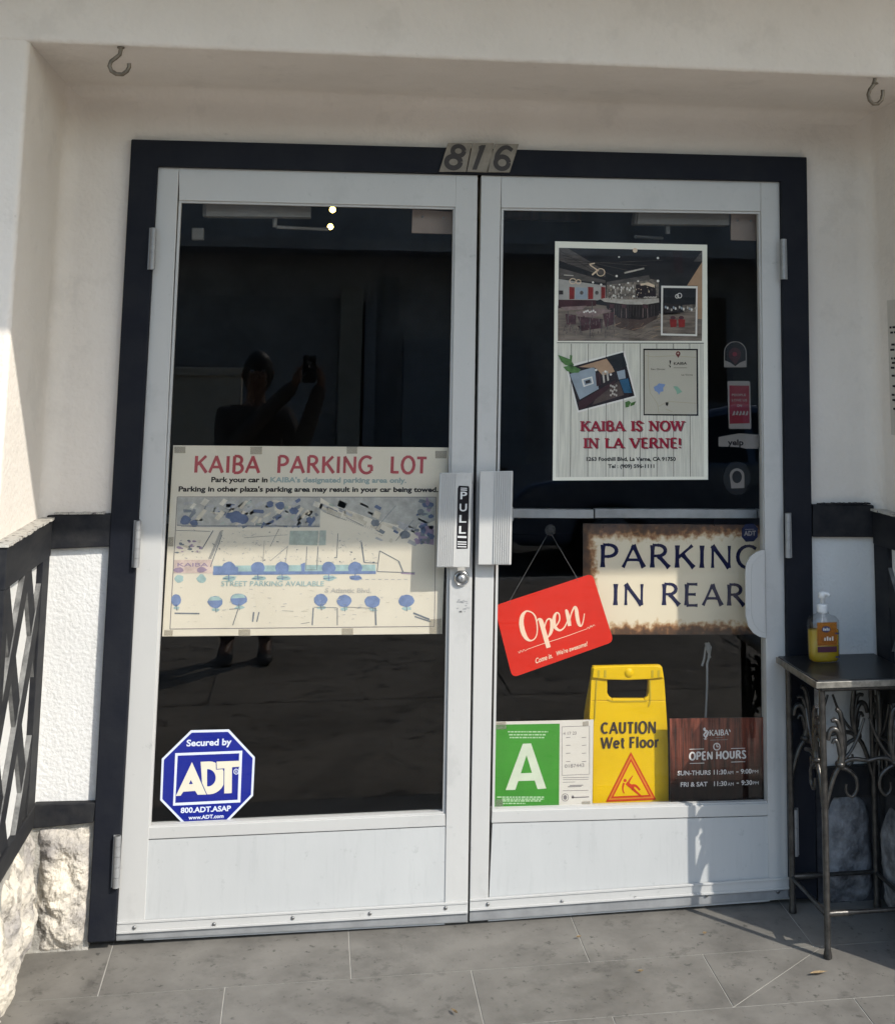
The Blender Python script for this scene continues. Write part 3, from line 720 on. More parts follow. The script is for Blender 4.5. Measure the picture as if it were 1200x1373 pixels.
for k in range(60):
    x = rnd.uniform(150, 960); y = rnd.uniform(236, 300) if x < 600 else min(232+(x-610)*.30+rnd.uniform(-10, 40), 330)
    a = math.radians(-62 if x < 600 else 24); L = rnd.uniform(9, 26); W_2 = rnd.uniform(6, 14); ca, sa = math.cos(a), math.sin(a)
    pts = [(x+u*L*ca-v*W_2*sa*(.7 if x < 600 else 1), y+(u*L*sa+v*W_2*ca)*(.6 if x < 600 else 1)) for u, v in ((-1,-1),(1,-1),(1,1),(-1,1))]
    if min(p[1] for p in pts) > 223 and max(p[0] for p in pts) < 1000: mpoly(pts, rnd.choice((MG[5], MG[10], MG[1], MG[5])))
for k in range(22):
    f = k/21; mline((246-40*f+22, 338+95*f), (246-40*f+34, 335+95*f), .7, MG[0]); mline((640+f*150, 268+f*58), (636+f*150, 276+f*58), .5, MG[1])
for k in range(120):
    x = rnd.uniform(260, 800); y = rnd.uniform(335, 445); mline((x,y),(x+rnd.choice((0, 7, 3)), y+rnd.choice((6, 0, -4))), rnd.uniform(.3,.6), MG[1])
# upper built-up strip: roofs, yards and tree clumps, dark patches getting denser to the right
for k in range(190):
    x = rnd.uniform(128, 1000); y = rnd.uniform(224, 318)
    if 610 < x: y = 224 + (x-610)*rnd.uniform(-.1, .44)+rnd.uniform(0, 60)
    if 620 < x < 790 and y > 275: continue
    if y > 390 or not inmap(x-20, y) or not inmap(x+22, y): continue
    a = math.radians(24 if x > 600 else rnd.choice((-62, 4, -30))); L = rnd.uniform(4, 20); W_2 = rnd.uniform(2, 7)
    ca, sa = math.cos(a), math.sin(a)
    pts = [(x+u*L*ca-v*W_2*sa+rnd.uniform(-2,2), y+u*L*sa+v*W_2*ca+rnd.uniform(-2,2)) for u, v in ((-1,-1),(1,-1),(1.1,.2),(.8,1),(-1,.9))]
    if min(p[1] for p in pts) < 223: continue
    mpoly(pts, rnd.choice((MG[0], MG[0], MG[1], MG[4], MG[8], MG[1], MG[5])))
for (x, y, r) in ((322,290,24),(345,295,20),(474,250,16),(522,268,15),(440,245,12),(300,285,14),(150,300,18),(180,310,14),(575,300,12),(900,350,18),(800,310,14)):
    mpoly(ell(x, y, r, r*.85, 12, .18, rnd), MG[4] if x < 600 else MG[0], .0003)
for k in range(34):           # purple mass at the right edge
    x = rnd.uniform(938, 1000); y = rnd.uniform(228, 385)
    if x-938 < (300-y)*.3: continue
    mpoly(ell(min(x, 990), y, rnd.uniform(4,13), rnd.uniform(4,11), 9, .3, rnd), rnd.choice((MG[3], MG[4], MG[0])), .0003)
mpoly([(940,325),(1000,318),(1000,385),(950,378)], MG[3])
mline((122,318),(610,320), 1.0, MG[0]); mline((135,322),(610,323), .6, MG[4])
mpoly([(508,336),(606,336),(602,386),(504,384)], MG[8]); mpoly([(610,335),(632,335),(630,385),(606,386)], MG[8])
for p, q, w_ in [((245,335),(206,400),1.2),((275,350),(235,460),1),((470,330),(440,390),.6),((566,390),(562,472),.8),((604,390),(600,468),.8),((565,470),(602,470),.7),((672,345),(668,430),.8),
                 ((752,375),(762,445),1.6),((762,445),(808,447),1),((815,405),(806,476),.9),((815,405),(880,440),1),((880,440),(895,478),1.6),((806,476),(935,480),.9),((700,290),(760,320),.6),((620,270),(700,300),.6),
                 ((870,250),(800,330),.7),((930,300),(870,370),.7),((440,440),(500,390),.6),((350,360),(500,350),.4),((118,335),(235,338),.6),((500,388),(490,460),.5),((420,370),(416,440),.4)]: mline(p, q, w_, MG[0])
for k in range(70):
    x = rnd.uniform(130, 800); y = rnd.uniform(335, 445); mline((x,y),(x+rnd.uniform(-9,9), y+rnd.uniform(-5,5)), rnd.uniform(.4,1.3), rnd.choice((MG[0],MG[1],MG[1])))
for k in range(26):
    x = rnd.uniform(118, 205); y = rnd.uniform(370, 412); mpoly(ell(x, y, rnd.uniform(3,10), rnd.uniform(2,5), 8, .3, rnd), rnd.choice((MG[3], MG[0], MG[5])))
mpoly([(112,436),(240,436),(244,482),(110,482)], MG[7]); 
# street band with clipped blue trees
mpoly([(246,456),(800,452),(802,478),(244,486)], MG[6]); mpoly([(244,476),(802,474),(802,484),(244,488)], MG[2], .0002); mpoly([(246,458),(330,460),(330,480),(246,484)], MG[2], .0003)
for x in (298, 398, 481, 640, 731): 
    mpoly(ell(x, 464, 24, 22, 16, .05, rnd), MG[2], .0003); mpoly(ell(x-6, 459, 13, 10, 12, .1, rnd), mat_ if False else MG[4] if x == 0 else MG[2], .0004)
    mpoly(ell(x+2, 498, 24, 9, 12, .25, rnd), MG[6] if x != 731 else MG[2], .0001); mline((x,486),(x+1,506), 1.2, MG[2]); mline((x-18,500),(x+18,497), .9, MG[4])
mpoly([(545,450),(560,445),(558,485),(548,482)], MG[2], .0003)
for x in (128, 205): mpoly(ell(x, 500, 16, 14, 10, .2, rnd), MG[6]); mpoly(ell(x, 470, 18, 9, 10, .2, rnd), MG[3], .0003)
for k in range(8): mline((744+k*22,503),(756+k*22,503), .7, MG[1])
mline((888,480),(935,483), 3.0, MG[3])
for x, y, rx in ((118,574,17),(252,580,26),(332,572,29),(613,573,23),(693,577,25),(790,579,27),(906,576,27)):
    mpoly(ell(x, y, rx, 21, 16, .06, rnd), MG[2], .0003); mpoly([(x-rx*.9,y-4),(x-rx*.6,y-18),(x+rx*.5,y-19),(x+rx*.85,y-6)], MG[6] if x < 400 else MG[2], .0004)
    mpoly(ell(x+2, y+27, rx*.6, 6, 10, .3, rnd), MG[6]); mline((x,y+15),(x+3,y+36), 1, MG[0])
for k in range(95):
    x = rnd.uniform(122, 990); y = rnd.uniform(520, 655); mline((x,y),(x+rnd.uniform(-14,14), y+rnd.uniform(-3,3)), rnd.uniform(.3,.8), rnd.choice((MG[1],MG[5],MG[1])))
for p, q, w_ in [((113,619),(198,620),2),((330,605),(312,660),1),((300,605),(330,603),.8),((384,615),(380,648),2),((402,615),(394,648),1.6),((588,600),(584,660),1.6),((670,600),(670,660),1),((800,600),(802,660),2),((590,598),(668,600),.7),((690,590),(700,590),.7),((930,618),(985,640),2.4),((935,630),(990,648),1.6),((545,655),(575,650),.6),((480,610),(520,612),.4),((700,598),(800,602),.5)]: mline(p, q, w_, MG[0])
b.build('map_drawing', t)
b = MB()
ptext(b, 'STREET PARKING AVAILABLE', z3(272,526), z3(624,526), 6.8, YP-.0011, MG[6], .01)
b.build('map_lettering', t); b = MB()
ptext(b, 'S Atlantic Blvd.', z3(628,549), z3(786,549), 6.5, YP-.0011, GREYTXT, .02)
b.build('map_lettering', t); b = MB()
ptext(b, 'KAIBA', z3(122,459), z3(228,459), 5, YP-.0011, MG[3], .02)
b.build('map_lettering', t)
for px in ([z3(112,48),z3(150,48),z3(150,70),z3(112,70)],[z3(372,48),z3(412,48),z3(412,74),z3(372,74)],[z3(702,48),z3(738,48),z3(738,72),z3(702,72)],[z3(1005,62),z3(1045,62),z3(1043,88),z3(1005,88)],
           [z3(78,676),z3(108,676),z3(106,696),z3(76,696)],[z3(332,674),z3(372,674),z3(372,698),z3(332,698)],[z3(685,670),z3(724,670),z3(724,694),z3(685,694)],[z3(985,640),z3(1026,636),z3(1026,690),z3(985,690)],[z3(92,358),z3(110,358),z3(108,390),z3(90,390)]):
    b = MB(); pface(b, px, YP-.0013, TAPE); b.build('tape', t)

# ---- blue octagon security sticker, bottom left, inside the glass
BLUE = mat('sign_blue', (0.006, 0.017, 0.26), 0.45, spec=.12, var=0.12, vscale=6)
IVORY = mat('ivory_print', (0.78, 0.72, 0.58), 0.55); PALE = mat('pale_blue_white_print', (0.72, 0.75, 0.86), 0.55)
z8 = Z(190, 960, 180/1200)
YS = 0.0285
oc = [(440,130),(780,122),(1012,370),(996,715),(745,972),(392,990),(165,755),(180,385)]
t = sheet('security_sticker', [z8(*p) for p in oc], YS, .0008, PALE, 'large blue octagon security sticker low in the left door glass', 'sticker', part='sticker_base')
ctr = (590, 555); inn = [(ctr[0]+(p[0]-ctr[0])*.953, ctr[1]+(p[1]-ctr[1])*.95) for p in oc]
b = MB(); pface(b, [z8(*p) for p in inn], YS-.0004, BLUE); b.build('blue_field', t)
b = MB(); ptext(b, 'Secured by', z8(400,275), z8(803,262), 9.0, YS-.0008, PALE, .03)
ptext(b, '800.ADT.ASAP', z8(348,872), z8(797,852), 7.4, YS-.0008, PALE, .03); ptext(b, 'www.ADT.com', z8(418,930), z8(732,914), 5.2, YS-.0008, PALE, .03); b.build('lettering', t)
b = MB(); box = [(300,335),(900,312),(882,775),(280,805)]; ib = [(322,357),(872,336),(858,752),(300,780)]
for i in range(4): pface(b, [z8(*box[i]), z8(*box[(i+1)%4]), z8(*ib[(i+1)%4]), z8(*ib[i])], YS-.0008, PALE)
b.build('logo_frame', t)
b = MB()
for pts in ([(305,718),(450,415),(578,705),(500,707),(478,672),(372,680),(348,715)][::1], [(440,575),(422,612),(458,610)]):
    pface(b, [z8(*p) for p in pts], YS-(.0008 if len(pts) > 3 else .0011), IVORY if len(pts) > 3 else BLUE)
def dring():
    out = [(527,412),(600,408)] + [(600+145*math.cos(math.radians(a))*1.0, 555+148*math.sin(math.radians(a))) for a in range(-80, 95, 12)] + [(585,703),(540,600)]
    return out
pface(b, [z8(*p) for p in dring()], YS-.0008, IVORY)
inner = [(585,478)] + [(590+72*math.cos(math.radians(a)), 555+78*math.sin(math.radians(a))) for a in range(-85, 95, 15)] + [(585,632)]
pface(b, [z8(*p) for p in inner], YS-.0010, BLUE)
tt = [(670,410),(882,402),(880,455),(808,460),(805,692),(738,695),(740,470),(672,476)]
pface(b, [z8(p[0]-7, p[1]+7) for p in tt], YS-.0010, BLUE); pface(b, [z8(*p) for p in tt], YS-.0012, IVORY)
pface(b, [z8(*p) for p in ell(845,500,24,26)], YS-.0010, PALE); pface(b, [z8(*p) for p in ell(845,500,17,19)], YS-.0012, BLUE); ptext(b, 'R', z8(836,512), z8(856,511), 3.4, YS-.0014, PALE)
b.build('logo', t)

# ---- restaurant poster on the right door
z4 = Z(720, 310, 350/1200)
POSTER_W = mat('poster_white', (0.84, 0.81, 0.70), 0.6)
PLANK = mat('printed_pale_planks', (0.70, 0.665, 0.57), 0.65, col2=(0.50, 0.475, 0.41), vscale=7, stretch=(26, 1, 1.1), lo=.3, hi=.6)
PSEAM = mat('printed_plank_seam', (0.12, 0.115, 0.10), .65)
YR = 0.0300
t = sheet('restaurant_poster', [z4(83,45),z4(782,61),z4(786,1142),z4(72,1146)], YR, .001, POSTER_W, 'tall restaurant poster with interior photos and red lettering inside the right door', 'poster', part='paper')
b = MB(); pface(b, [z4(94,515),z4(766,515),z4(768,1128),z4(86,1131)], YR-.0004, PLANK)
for x in (157, 236, 318, 398, 474, 550, 626, 702): pline(b, z4(x,517), z4(x-(480-x)*.012,1128), .8, YR-.0006, PSEAM)
pline(b, z4(92,512), z4(767,514), 1.2, YR-.0006, PSEAM)
b.build('plank_print', t)
PC = {n_: mat('photo_print_' + n_, c_, .5, var=v_, vscale=s_, stretch=st) for n_, c_, v_, s_, st in [
  ('ceiling', (.020,.021,.026), .5, 12, (1,1,3)), ('duct', (.12,.105,.10), .5, 30, (1,1,4)), ('wall', (.42,.40,.37), .3, 12, None), ('red', (.28,.03,.03), .4, 30, None), ('sofa', (.065,.022,.028), .5, 20, None),
  ('bar', (.035,.028,.03), .5, 30, (3,1,1)), ('counter', (.52,.47,.41), .3, 60, None), ('glow', (.80,.62,.44), .2, 40, None), ('shelf', (.30,.25,.21), .8, 70, None), ('floor', (.25,.20,.165), .6, 14, (1,1,5)),
  ('darkfloor', (.11,.075,.065), .5, 20, None), ('table', (.30,.21,.20), .4, 50, None), ('chair', (.10,.045,.055), .5, 40, None), ('tan', (.46,.29,.18), .3, 14, None), ('bluewall', (.32,.37,.42), .3, 12, None), ('blue', (.03,.11,.20), .4, 20, None), ('dark', (.022,.014,.018), .4, 20, None), ('white', (.78,.74,.68), .05, 10, None)]}
b = MB(); k_ = [0]
z10 = Z(740, 320, 215/1200)
LY = [0]
def ph(pts, m_, L): pface(b, [z10(*p) for p in pts], YR-.0004-.00018*L, PC[m_])
def pl(a, c, w_, m_, L): pline(b, z10(*a), z10(*c), w_, YR-.0004-.00018*L, PC[m_])
ph([(52,66),(1125,88),(1122,764),(44,764)], 'ceiling', 0)
ph([(52,66),(120,70),(400,240),(400,300),(52,170)], 'duct', 1); ph([(52,190),(52,160),(410,290),(410,310)], 'ceiling', 2); ph([(52,215),(300,285),(400,310),(400,330),(52,300)], 'duct', 1)
ph([(50,300),(402,350),(404,440),(340,460),(50,455)], 'wall', 1)
for x in (130, 270, 368): ph([(x,358),(x+40 if x < 300 else x+32,362),(x+38 if x < 300 else x+30,450),(x,452)], 'red', 2)
ph([(176,362),(264,366),(264,452),(176,452)], 'bluewall', 2)
for x in (222, 336): ph(ell(x,403,14,16,7), 'duct', 3)
ph([(52,386),(84,386),(84,416),(52,416)], 'bar', 2)
ph([(48,455),(330,458),(330,500),(48,520)], 'sofa', 2)
ph([(44,500),(330,490),(820,560),(1125,520),(1122,764),(44,764)], 'floor', 1); ph([(460,560),(810,540),(780,600),(620,690),(480,660)], 'darkfloor', 2)
ph([(410,322),(720,272),(735,300),(800,310),(800,470),(410,470)], 'shelf', 2); ph([(410,322),(725,270),(735,308),(412,345)], 'duct', 3); ph([(628,340),(775,345),(780,440),(628,440)], 'dark', 3); ph([(660,335),(720,325),(770,345),(768,365),(700,345),(664,350)], 'glow', 4)
for k in range(26):
    x = 430+random.Random(k).uniform(0,190); y = 350+random.Random(k+90).uniform(0,90); ph(ell(x, y, 5+k%4, 8+k%5, 7), 'counter' if k % 3 else 'white', 3)
for k in range(10): ph(ell(690+k*10, 438-(k%2)*3, 6, 6, 7), 'counter', 4)
ph([(360,450),(420,440),(560,455),(800,445),(802,475),(700,492),(560,490),(390,470)], 'counter', 5); ph([(402,472),(560,492),(700,494),(802,478),(800,570),(660,606),(500,590),(410,520)], 'bar', 4)
for x in (430, 520, 680): 
    ph([(x,488),(x+38,490),(x+36,520),(x+2,518)], 'chair', 6); pl((x+2,520),(x,590), .8, 'table', 6); pl((x+34,520),(x+36,592), .8, 'table', 6)
ph([(64,510),(262,500),(230,528),(100,536)], 'table', 5); ph([(176,545),(330,520),(450,535),(300,586),(200,580)], 'table', 6); 
for k in range(7): ph(ell(240+k*14, 548-(k%3)*5, 7, 8, 7), 'white', 7)
ph([(190,580),(380,600),(376,668),(230,680)], 'chair', 5); ph([(190,650),(360,640),(350,670),(220,690)], 'sofa', 6); ph([(100,560),(180,570),(180,640),(110,640)], 'chair', 5); ph([(380,560),(470,545),(460,640),(400,660)], 'chair', 5)
for a, c in [((285,590),(285,740)),((210,590),(215,710)),((372,600),(370,700)),((120,540),(120,630)),((466,560),(462,650)),((420,600),(412,680)),((300,470),(300,545))]: pl(a, c, 1.2, 'duct', 7)
ph([(1010,350),(1125,170),(1124,600),(1090,600),(1088,350)], 'tan', 2); ph([(1060,170),(1125,88),(1125,170)], 'duct', 2); ph([(900,90),(970,90),(980,260),(920,250)], 'dark', 2)
for pts in [ell(365,250,30,28,14), ell(156,316,24,20,12), ell(198,321,18,16,12)]:
    for i in range(len(pts)): pl(pts[i], pts[(i+1)%len(pts)], 1.2, 'glow', 8)
pl((285,195),(350,240), 1.6, 'glow', 8); pl((300,270),(340,235), 2.2, 'glow', 8); pl((280,190),(320,182), 1.5, 'glow', 8)
pl((542,255),(690,220), 2.2, 'counter', 4); pl((90,270),(160,275), 1.4, 'counter', 4)
for x, y, r in ((502,135,7),(793,143,9),(622,85,18),(793,315,10),(645,316,7),(570,330,7),(505,342,6),(440,350,6),(307,325,8),(368,342,8),(484,278,9),(1062,405,9)): ph(ell(x, y, r, r, 10), 'white' if r < 12 else 'glow', 6)
rp_ = random.Random(77)
for k in range(70):                      # chair and table legs, bottles, glints
    x = rp_.uniform(70, 470); y = rp_.uniform(560, 720); pl((x,y),(x+rp_.uniform(-6,6), y+rp_.uniform(8,34)), rp_.uniform(.3,.7), rp_.choice(('duct','bar','sofa','table')), 7+k*.02)
for k in range(46):
    x = rp_.uniform(415, 780); y = rp_.uniform(350, 440); pl((x,y),(x+rp_.uniform(-1,1), y+rp_.uniform(6,16)), rp_.uniform(.5,1.2), rp_.choice(('glow','bar','duct','white','shelf','dark')), 5+k*.02)
for k in range(30):
    x = rp_.uniform(450, 800); y = rp_.uniform(560, 750); pl((x,y),(x+rp_.uniform(20,80), y-rp_.uniform(4,30)), rp_.uniform(.3,.6), rp_.choice(('duct','tan','darkfloor')), 3+k*.02)
for k in range(9):
    pl((60+k*8, 90+k*14),(410+k*60, 300-k*20), .6, 'duct' if k % 2 else 'bar', 3+k*.03)
for k in range(14): pl((480+k*22, 495),(478+k*22, 575+(k%3)*6), .4, 'duct', 7+k*.02)
b.build('dining_room_photo', t)
b = MB(); 
ph([(818,350),(1090,354),(1086,728),(815,722)], 'white', 8); ph([(832,366),(1078,370),(1074,714),(828,708)], 'ceiling', 10)
ph([(830,560),(1076,545),(1074,714),(828,708)], 'floor', 11); ph([(830,480),(960,490),(960,560),(830,570)], 'bar', 11); ph([(975,495),(1077,490),(1076,550),(985,545)], 'shelf', 11)
for k in range(16): ph(ell(850+k*15, 510+(k*7)%24, 7, 11, 7), ('bluewall','white','duct','counter')[k%4], 12)
for x in (905, 968): ph([(x-24,600),(x+28,604),(x+26,660),(x-18,662)], 'red', 13); ph(ell(x,590,20,14,9), 'chair', 12)
for pts in [ell(955,424,16,18,12), ell(936,430,12,14,10)]:
    for i in range(len(pts)): pl(pts[i], pts[(i+1)%len(pts)], 1.0, 'white', 12)
b.build('inset_photo', t)
z11 = Z(740, 455, 215/1200); z10 = z11
b = MB(); ph([(100,198),(542,82),(632,432),(192,548)], 'white', 1)
ph([(118,212),(532,96),(618,422),(200,532)], 'dark', 3); ph([(132,258),(318,205),(350,370),(208,450)], 'bluewall', 4); ph([(200,205),(420,140),(470,240),(380,270),(330,215)], 'tan', 4); ph([(400,132),(532,96),(560,190),(480,240)], 'ceiling', 5)
ph([(200,470),(480,300),(460,340),(250,510),(204,525)], 'sofa', 6); ph([(485,240),(545,225),(552,290),(500,300)], 'bluewall', 6); ph([(505,305),(570,290),(600,400),(540,400)], 'blue', 6); ph([(360,390),(500,310),(540,415),(300,490)], 'darkfloor', 5)
ph([(222,298),(300,276),(312,330),(236,356)], 'white', 6); ph([(234,304),(292,288),(302,326),(246,344)], 'bluewall', 7); ph([(248,310),(284,300),(290,322),(254,332)], 'bar', 8)
for x in (325, 345, 375, 405): ph([(x,255-(x-325)*.2),(x+14,250-(x-325)*.2),(x+22,345-(x-325)*.5),(x+10,352-(x-325)*.5)], 'sofa' if x < 370 else 'counter', 7)
for k in range(12): ph(ell(440+(k%4)*14, 345+(k//4)*30+(k%3)*6, 7, 9, 7), 'counter', 8)
for x, y in ((330,228),(400,240),(440,262)): ph(ell(x, y, 9, 9, 8), 'white', 8)
b.build('booth_photo', t)
LEAF = mat('printed_green_leaf', (.11,.24,.07), .5, var=.5, vscale=60)
b = MB()
for pts in ([(45,115),(90,130),(140,150),(165,190),(150,205),(100,190),(70,165)],[(85,205),(150,190),(215,225),(200,248),(150,250),(110,235)],[(548,470),(575,458),(590,470),(575,505),(550,510)],[(585,500),(590,475),(630,462),(615,490)],[(135,115),(152,120),(148,165),(135,150)]): pface(b, [z11(*p) for p in pts], YR-.0021, LEAF)
b.build('leaf_print', t)
MAPC = mat('printed_map_cream', (.50,.46,.38), .6, var=.06, vscale=10); MAPB = mat('printed_map_blue', (.20,.28,.48), .6); MAPG = mat('printed_map_green', (.24,.40,.30), .6); MAPL = mat('printed_map_road', (.42,.37,.27), .6); DKR = mat('printed_pin_red', (.16,.03,.03), .5)
b = MB(); pface(b, [z11(683,68),z11(1092,70),z11(1096,572),z11(685,568)], YR-.0006, BLACKTXT); pface(b, [z11(693,80),z11(1080,80),z11(1084,560),z11(693,558)], YR-.0010, MAPC)
for pl_ in ([(700,120),(760,130),(900,122),(1078,134)],[(722,90),(720,280),(735,400),(790,480),(800,550)],[(800,500),(870,465),(960,470),(1080,478)],[(850,520),(900,540)]):
    for i in range(len(pl_)-1): pline(b, z11(*pl_[i]), z11(*pl_[i+1]), .7, YR-.0013, MAPL)
pface(b, [z11(*p) for p in [(762,355),(785,345),(800,328),(850,336),(832,362),(835,388),(812,392),(800,415),(792,395),(768,382)]], YR-.0014, MAPB)
pface(b, [z11(*p) for p in [(908,350),(940,352),(976,392),(958,400),(936,412),(932,390)]], YR-.0014, MAPG)
pface(b, [z11(*p) for p in ell(944,106,17,19)], YR-.0014, DKR); pface(b, [z11(931,116),z11(957,116),z11(945,138)], YR-.0015, DKR); pface(b, [z11(*p) for p in ell(944,104,6,7)], YR-.0017, MAPC)
ptext(b, 'KAIBA', z11(912,190), z11(1010,188), 3.6, YR-.0014, BLACKTXT, .02); ptext(b, 'San Dimas', z11(740,228), z11(846,228), 2.2, YR-.0014, BLACKTXT); ptext(b, 'La Verne', z11(970,270), z11(1054,270), 2.2, YR-.0014, BLACKTXT)
for pts in ([(878,155),(892,158),(888,180),(878,208),(884,185)],[(872,190),(890,200),(886,212)],[(850,470),(872,470),(870,490),(861,500),(852,490)]): pface(b, [z11(*p) for p in pts], YR-.0014, BLACKTXT)
pline(b, z11(910,212), z11(1010,212), .5, YR-.0014, BLACKTXT)
b.build('location_map', t)
CRIM = mat('crimson_print', (.33,.012,.035), .5); SHADE = mat('printed_letter_shadow', (.17,.11,.11), .6)
b = MB()
def slab(s_, a, c, y, m_, o=(0,0)):
    q0 = atY(*z11(a[0]+o[0], a[1]+o[1]), y); q1 = atY(*z11(c[0]+o[0], c[1]+o[1]), y); hh = (atY(*z11(a[0], a[1]-72), y)-atY(*z11(a[0], a[1]), y)).length
    skel_text(b, s_, (q0.x, q0.z), (q1.x, q1.z), hh, y, m_, thick=.25, thin=.135, serif=.36, gap=.10)
for s_, a, c in (('KAIBA IS NOW', (216,684), (988,682)), ('IN LA VERNE!', (238,811), (968,810))):
    slab(s_, a, c, YR-.0008, SHADE, (7, 6)); slab(s_, a, c, YR-.0014, CRIM)
b.build('headline', t)
b = MB(); ptext(b, '1263 Foothill Blvd, La Verne, CA 91750', z11(258,910), z11(926,910), 5.4, YR-.0010, BLACKTXT, .03); ptext(b, 'Tel : (909) 596-1111', z11(420,964), z11(766,963), 5.2, YR-.0010, BLACKTXT, .03); b.build('address_lettering', t)

# ---- small stickers on the right door
z9 = Z(940, 440, 120/686)
DIMR = mat('sticker_red', (.13,.012,.02), .5, var=.1, vscale=30); DIMG = mat('sticker_grey', (.17,.155,.145), .5); DKM = mat('sticker_maroon', (.03,.009,.012), .5); NAVY = mat('sticker_navy', (.006,.009,.035), .5); DARKS = mat('sticker_dark', (.006,.0065,.008), .5)
t = sheet('pin_sticker', [z9(*p) for p in arc(262,185,86,180,360,14)+[(348,298),(176,298)]], YS, .0006, DIMG, 'dark round topped sticker with a maroon pin, topmost of the right door', 'sticker', part='sticker_base')
b = MB(); pface(b, [z9(*p) for p in arc(262,185,80,180,360,14)+[(342,245),(300,262),(262,290),(222,262),(182,245)]], YS-.0004, DARKS); pface(b, [z9(*p) for p in ell(258,200,48,52)], YS-.0007, DKM); pface(b, [z9(225,235),z9(295,235),z9(262,280)], YS-.0008, DKM); pface(b, [z9(*p) for p in ell(258,198,18,17)], YS-.001, DIMR); b.build('pin_print', t)
t = sheet('red_sticker', [z9(*p) for p in [(210,404),(368,404),(376,412),(384,762),(376,772),(222,772),(212,764),(202,412)]], YS, .0006, DIMG, 'tall red and white notice sticker between the pin sticker and the white label', 'sticker', part='sticker_base')
b = MB(); pface(b, [z9(216,438),z9(368,440),z9(372,728),z9(218,732)], YS-.0004, DIMR); b.build('red_field', t)
b = MB(); ptext(b, 'PEOPLE', z9(236,520), z9(344,520), 3.2, YS-.0007, DIMG, .01); ptext(b, 'LOVE US', z9(236,560), z9(352,560), 3.2, YS-.0007, DIMG, .01); ptext(b, 'ON', z9(276,602), z9(312,602), 3.2, YS-.0007, DIMG, .01)
for k in range(5): pface(b, [z9(238+k*25,668-(k%2)*6), z9(252+k*25,632), z9(262+k*25,640), z9(256+k*25,666)], YS-.0007, DIMG)
b.build('lettering', t)
t = sheet('white_sticker', [z9(*p) for p in [(134,834),(290,806),(440,816),(446,826),(446,912),(434,924),(345,924),(300,912),(134,906)]], YS, .0006, DIMG, 'torn white sticker with a short black word beside the red sticker', 'sticker', part='sticker_base')
b = MB(); ptext(b, 'yelp', z9(204,898), z9(325,898), 8.0, YS-.0004, BLACKTXT, .03); b.build('lettering', t)
t = sheet('round_sticker', [z9(*p) for p in ell(275,1150,106,130,28)], YS, .0006, DARKS, 'dark round sticker with a grey arch under the white label', 'sticker', part='sticker_base')
b = MB(); pface(b, [z9(*p) for p in arc(275,1130,56,180,360,12)+[(331,1225),(232,1228)]], YS-.0004, DIMG); pface(b, [z9(*p) for p in ell(275,1140,38,48)], YS-.0007, DARKS); b.build('arch_print', t)
t = sheet('navy_sticker', [(994.5,709),(1000,702.5),(1010,702),(1016,708),(1016,720),(1010.5,726),(1000,726.5),(994.5,720)], YS, .0006, NAVY, 'small navy octagon sticker under the push bar of the right door', 'sticker', part='sticker_base')
b = MB(); ptext(b, 'ADT', (997.5,718.5), (1013.5,718), 6.5, YS-.0004, DIMG, .035); pline(b, (999,710),(1011,709.6), .6, YS-.0004, DIMG); b.build('lettering', t)

# ---- green A grade card with its white form
GRN = mat('grade_green', (.055,.27,.032), .45, spec=.15, var=.22, vscale=5); GRNT = mat('grade_letter', (.58,.62,.48), .5, var=.12, vscale=18); GTXT = mat('grade_small_text', (.38,.55,.32), .5); FORM = mat('form_paper', (.62,.57,.50), .6, var=.05, vscale=10)
z12 = Z(655, 950, 145/1200)
t = sheet('grade_card', [z12(62,150),z12(1165,125),z12(1150,1092),z12(50,1115)], YP, .0006, FORM, 'green card with large letter A and a white form at the right', 'card', part='card_base')
b = MB(); pface(b, [z12(64,182),z12(790,170),z12(782,1098),z12(54,1112)], YP-.0004, GRN); b.build('green_panel', t)
b = MB(); pface(b, [z12(*p) for p in [(190,908),(380,394),(472,390),(640,890),(545,898),(512,802),(330,808),(297,906)]], YP-.0008, GRNT); pface(b, [z12(*p) for p in [(422,520),(358,722),(482,716)]], YP-.0011, GRN); b.build('letter', t)
b = MB()
for y, x0, x1 in ((262,215,660),(295,228,632),(326,235,625),(988,95,620),(1010,150,612),(1030,150,580),(1058,160,410)):
    rr_ = random.Random(y); x = x0
    while x < x1:
        w_ = rr_.uniform(14, 48); pface(b, [z12(x,y-8),z12(min(x+w_,x1),y-8-.02*w_),z12(min(x+w_,x1),y+6),z12(x,y+6)], YP-.0008, GTXT); x += w_+8
b.build('fine_print', t)
b = MB(); q = [(815,205),(1120,195),(1120,732),(815,745)]
for i in range(4): pline(b, z12(*q[i]), z12(*q[(i+1)%4]), .5, YP-.0005, LINE)
ptext(b, '4 17 23', z12(830,298), z12(975,292), 4.2, YP-.0006, LINE); ptext(b, '0187443', z12(845,662), z12(1060,650), 4.6, YP-.0006, LINE)
for y in (325, 412, 500, 592):
    for x in (860, 1035): pline(b, z12(x,y), z12(x+48,y-3), .7, YP-.0006, LINE)
for y in (770, 792, 822, 915): pline(b, z12(825,y), z12(1110 if y != 822 else 960,y-4), .5, YP-.0006, LINE)
for y, x in ((858,900),(872,880)): pline(b, z12(x,y), z12(x+150,y-5), 1.0, YP-.0006, LINE)
pface(b, [z12(*p) for p in ell(850,990,40,44)], YP-.0005, LINE); pface(b, [z12(*p) for p in ell(850,990,33,37)], YP-.0007, FORM); pface(b, [z12(*p) for p in ell(850,990,22,28,7)], YP-.0009, LINE)
pline(b, z12(925,992), z12(1115,984), 1.4, YP-.0006, LINE); pface(b, [z12(*p) for p in ell(935,985,14,18)], YP-.0006, LINE)
b.build('form_print', t)
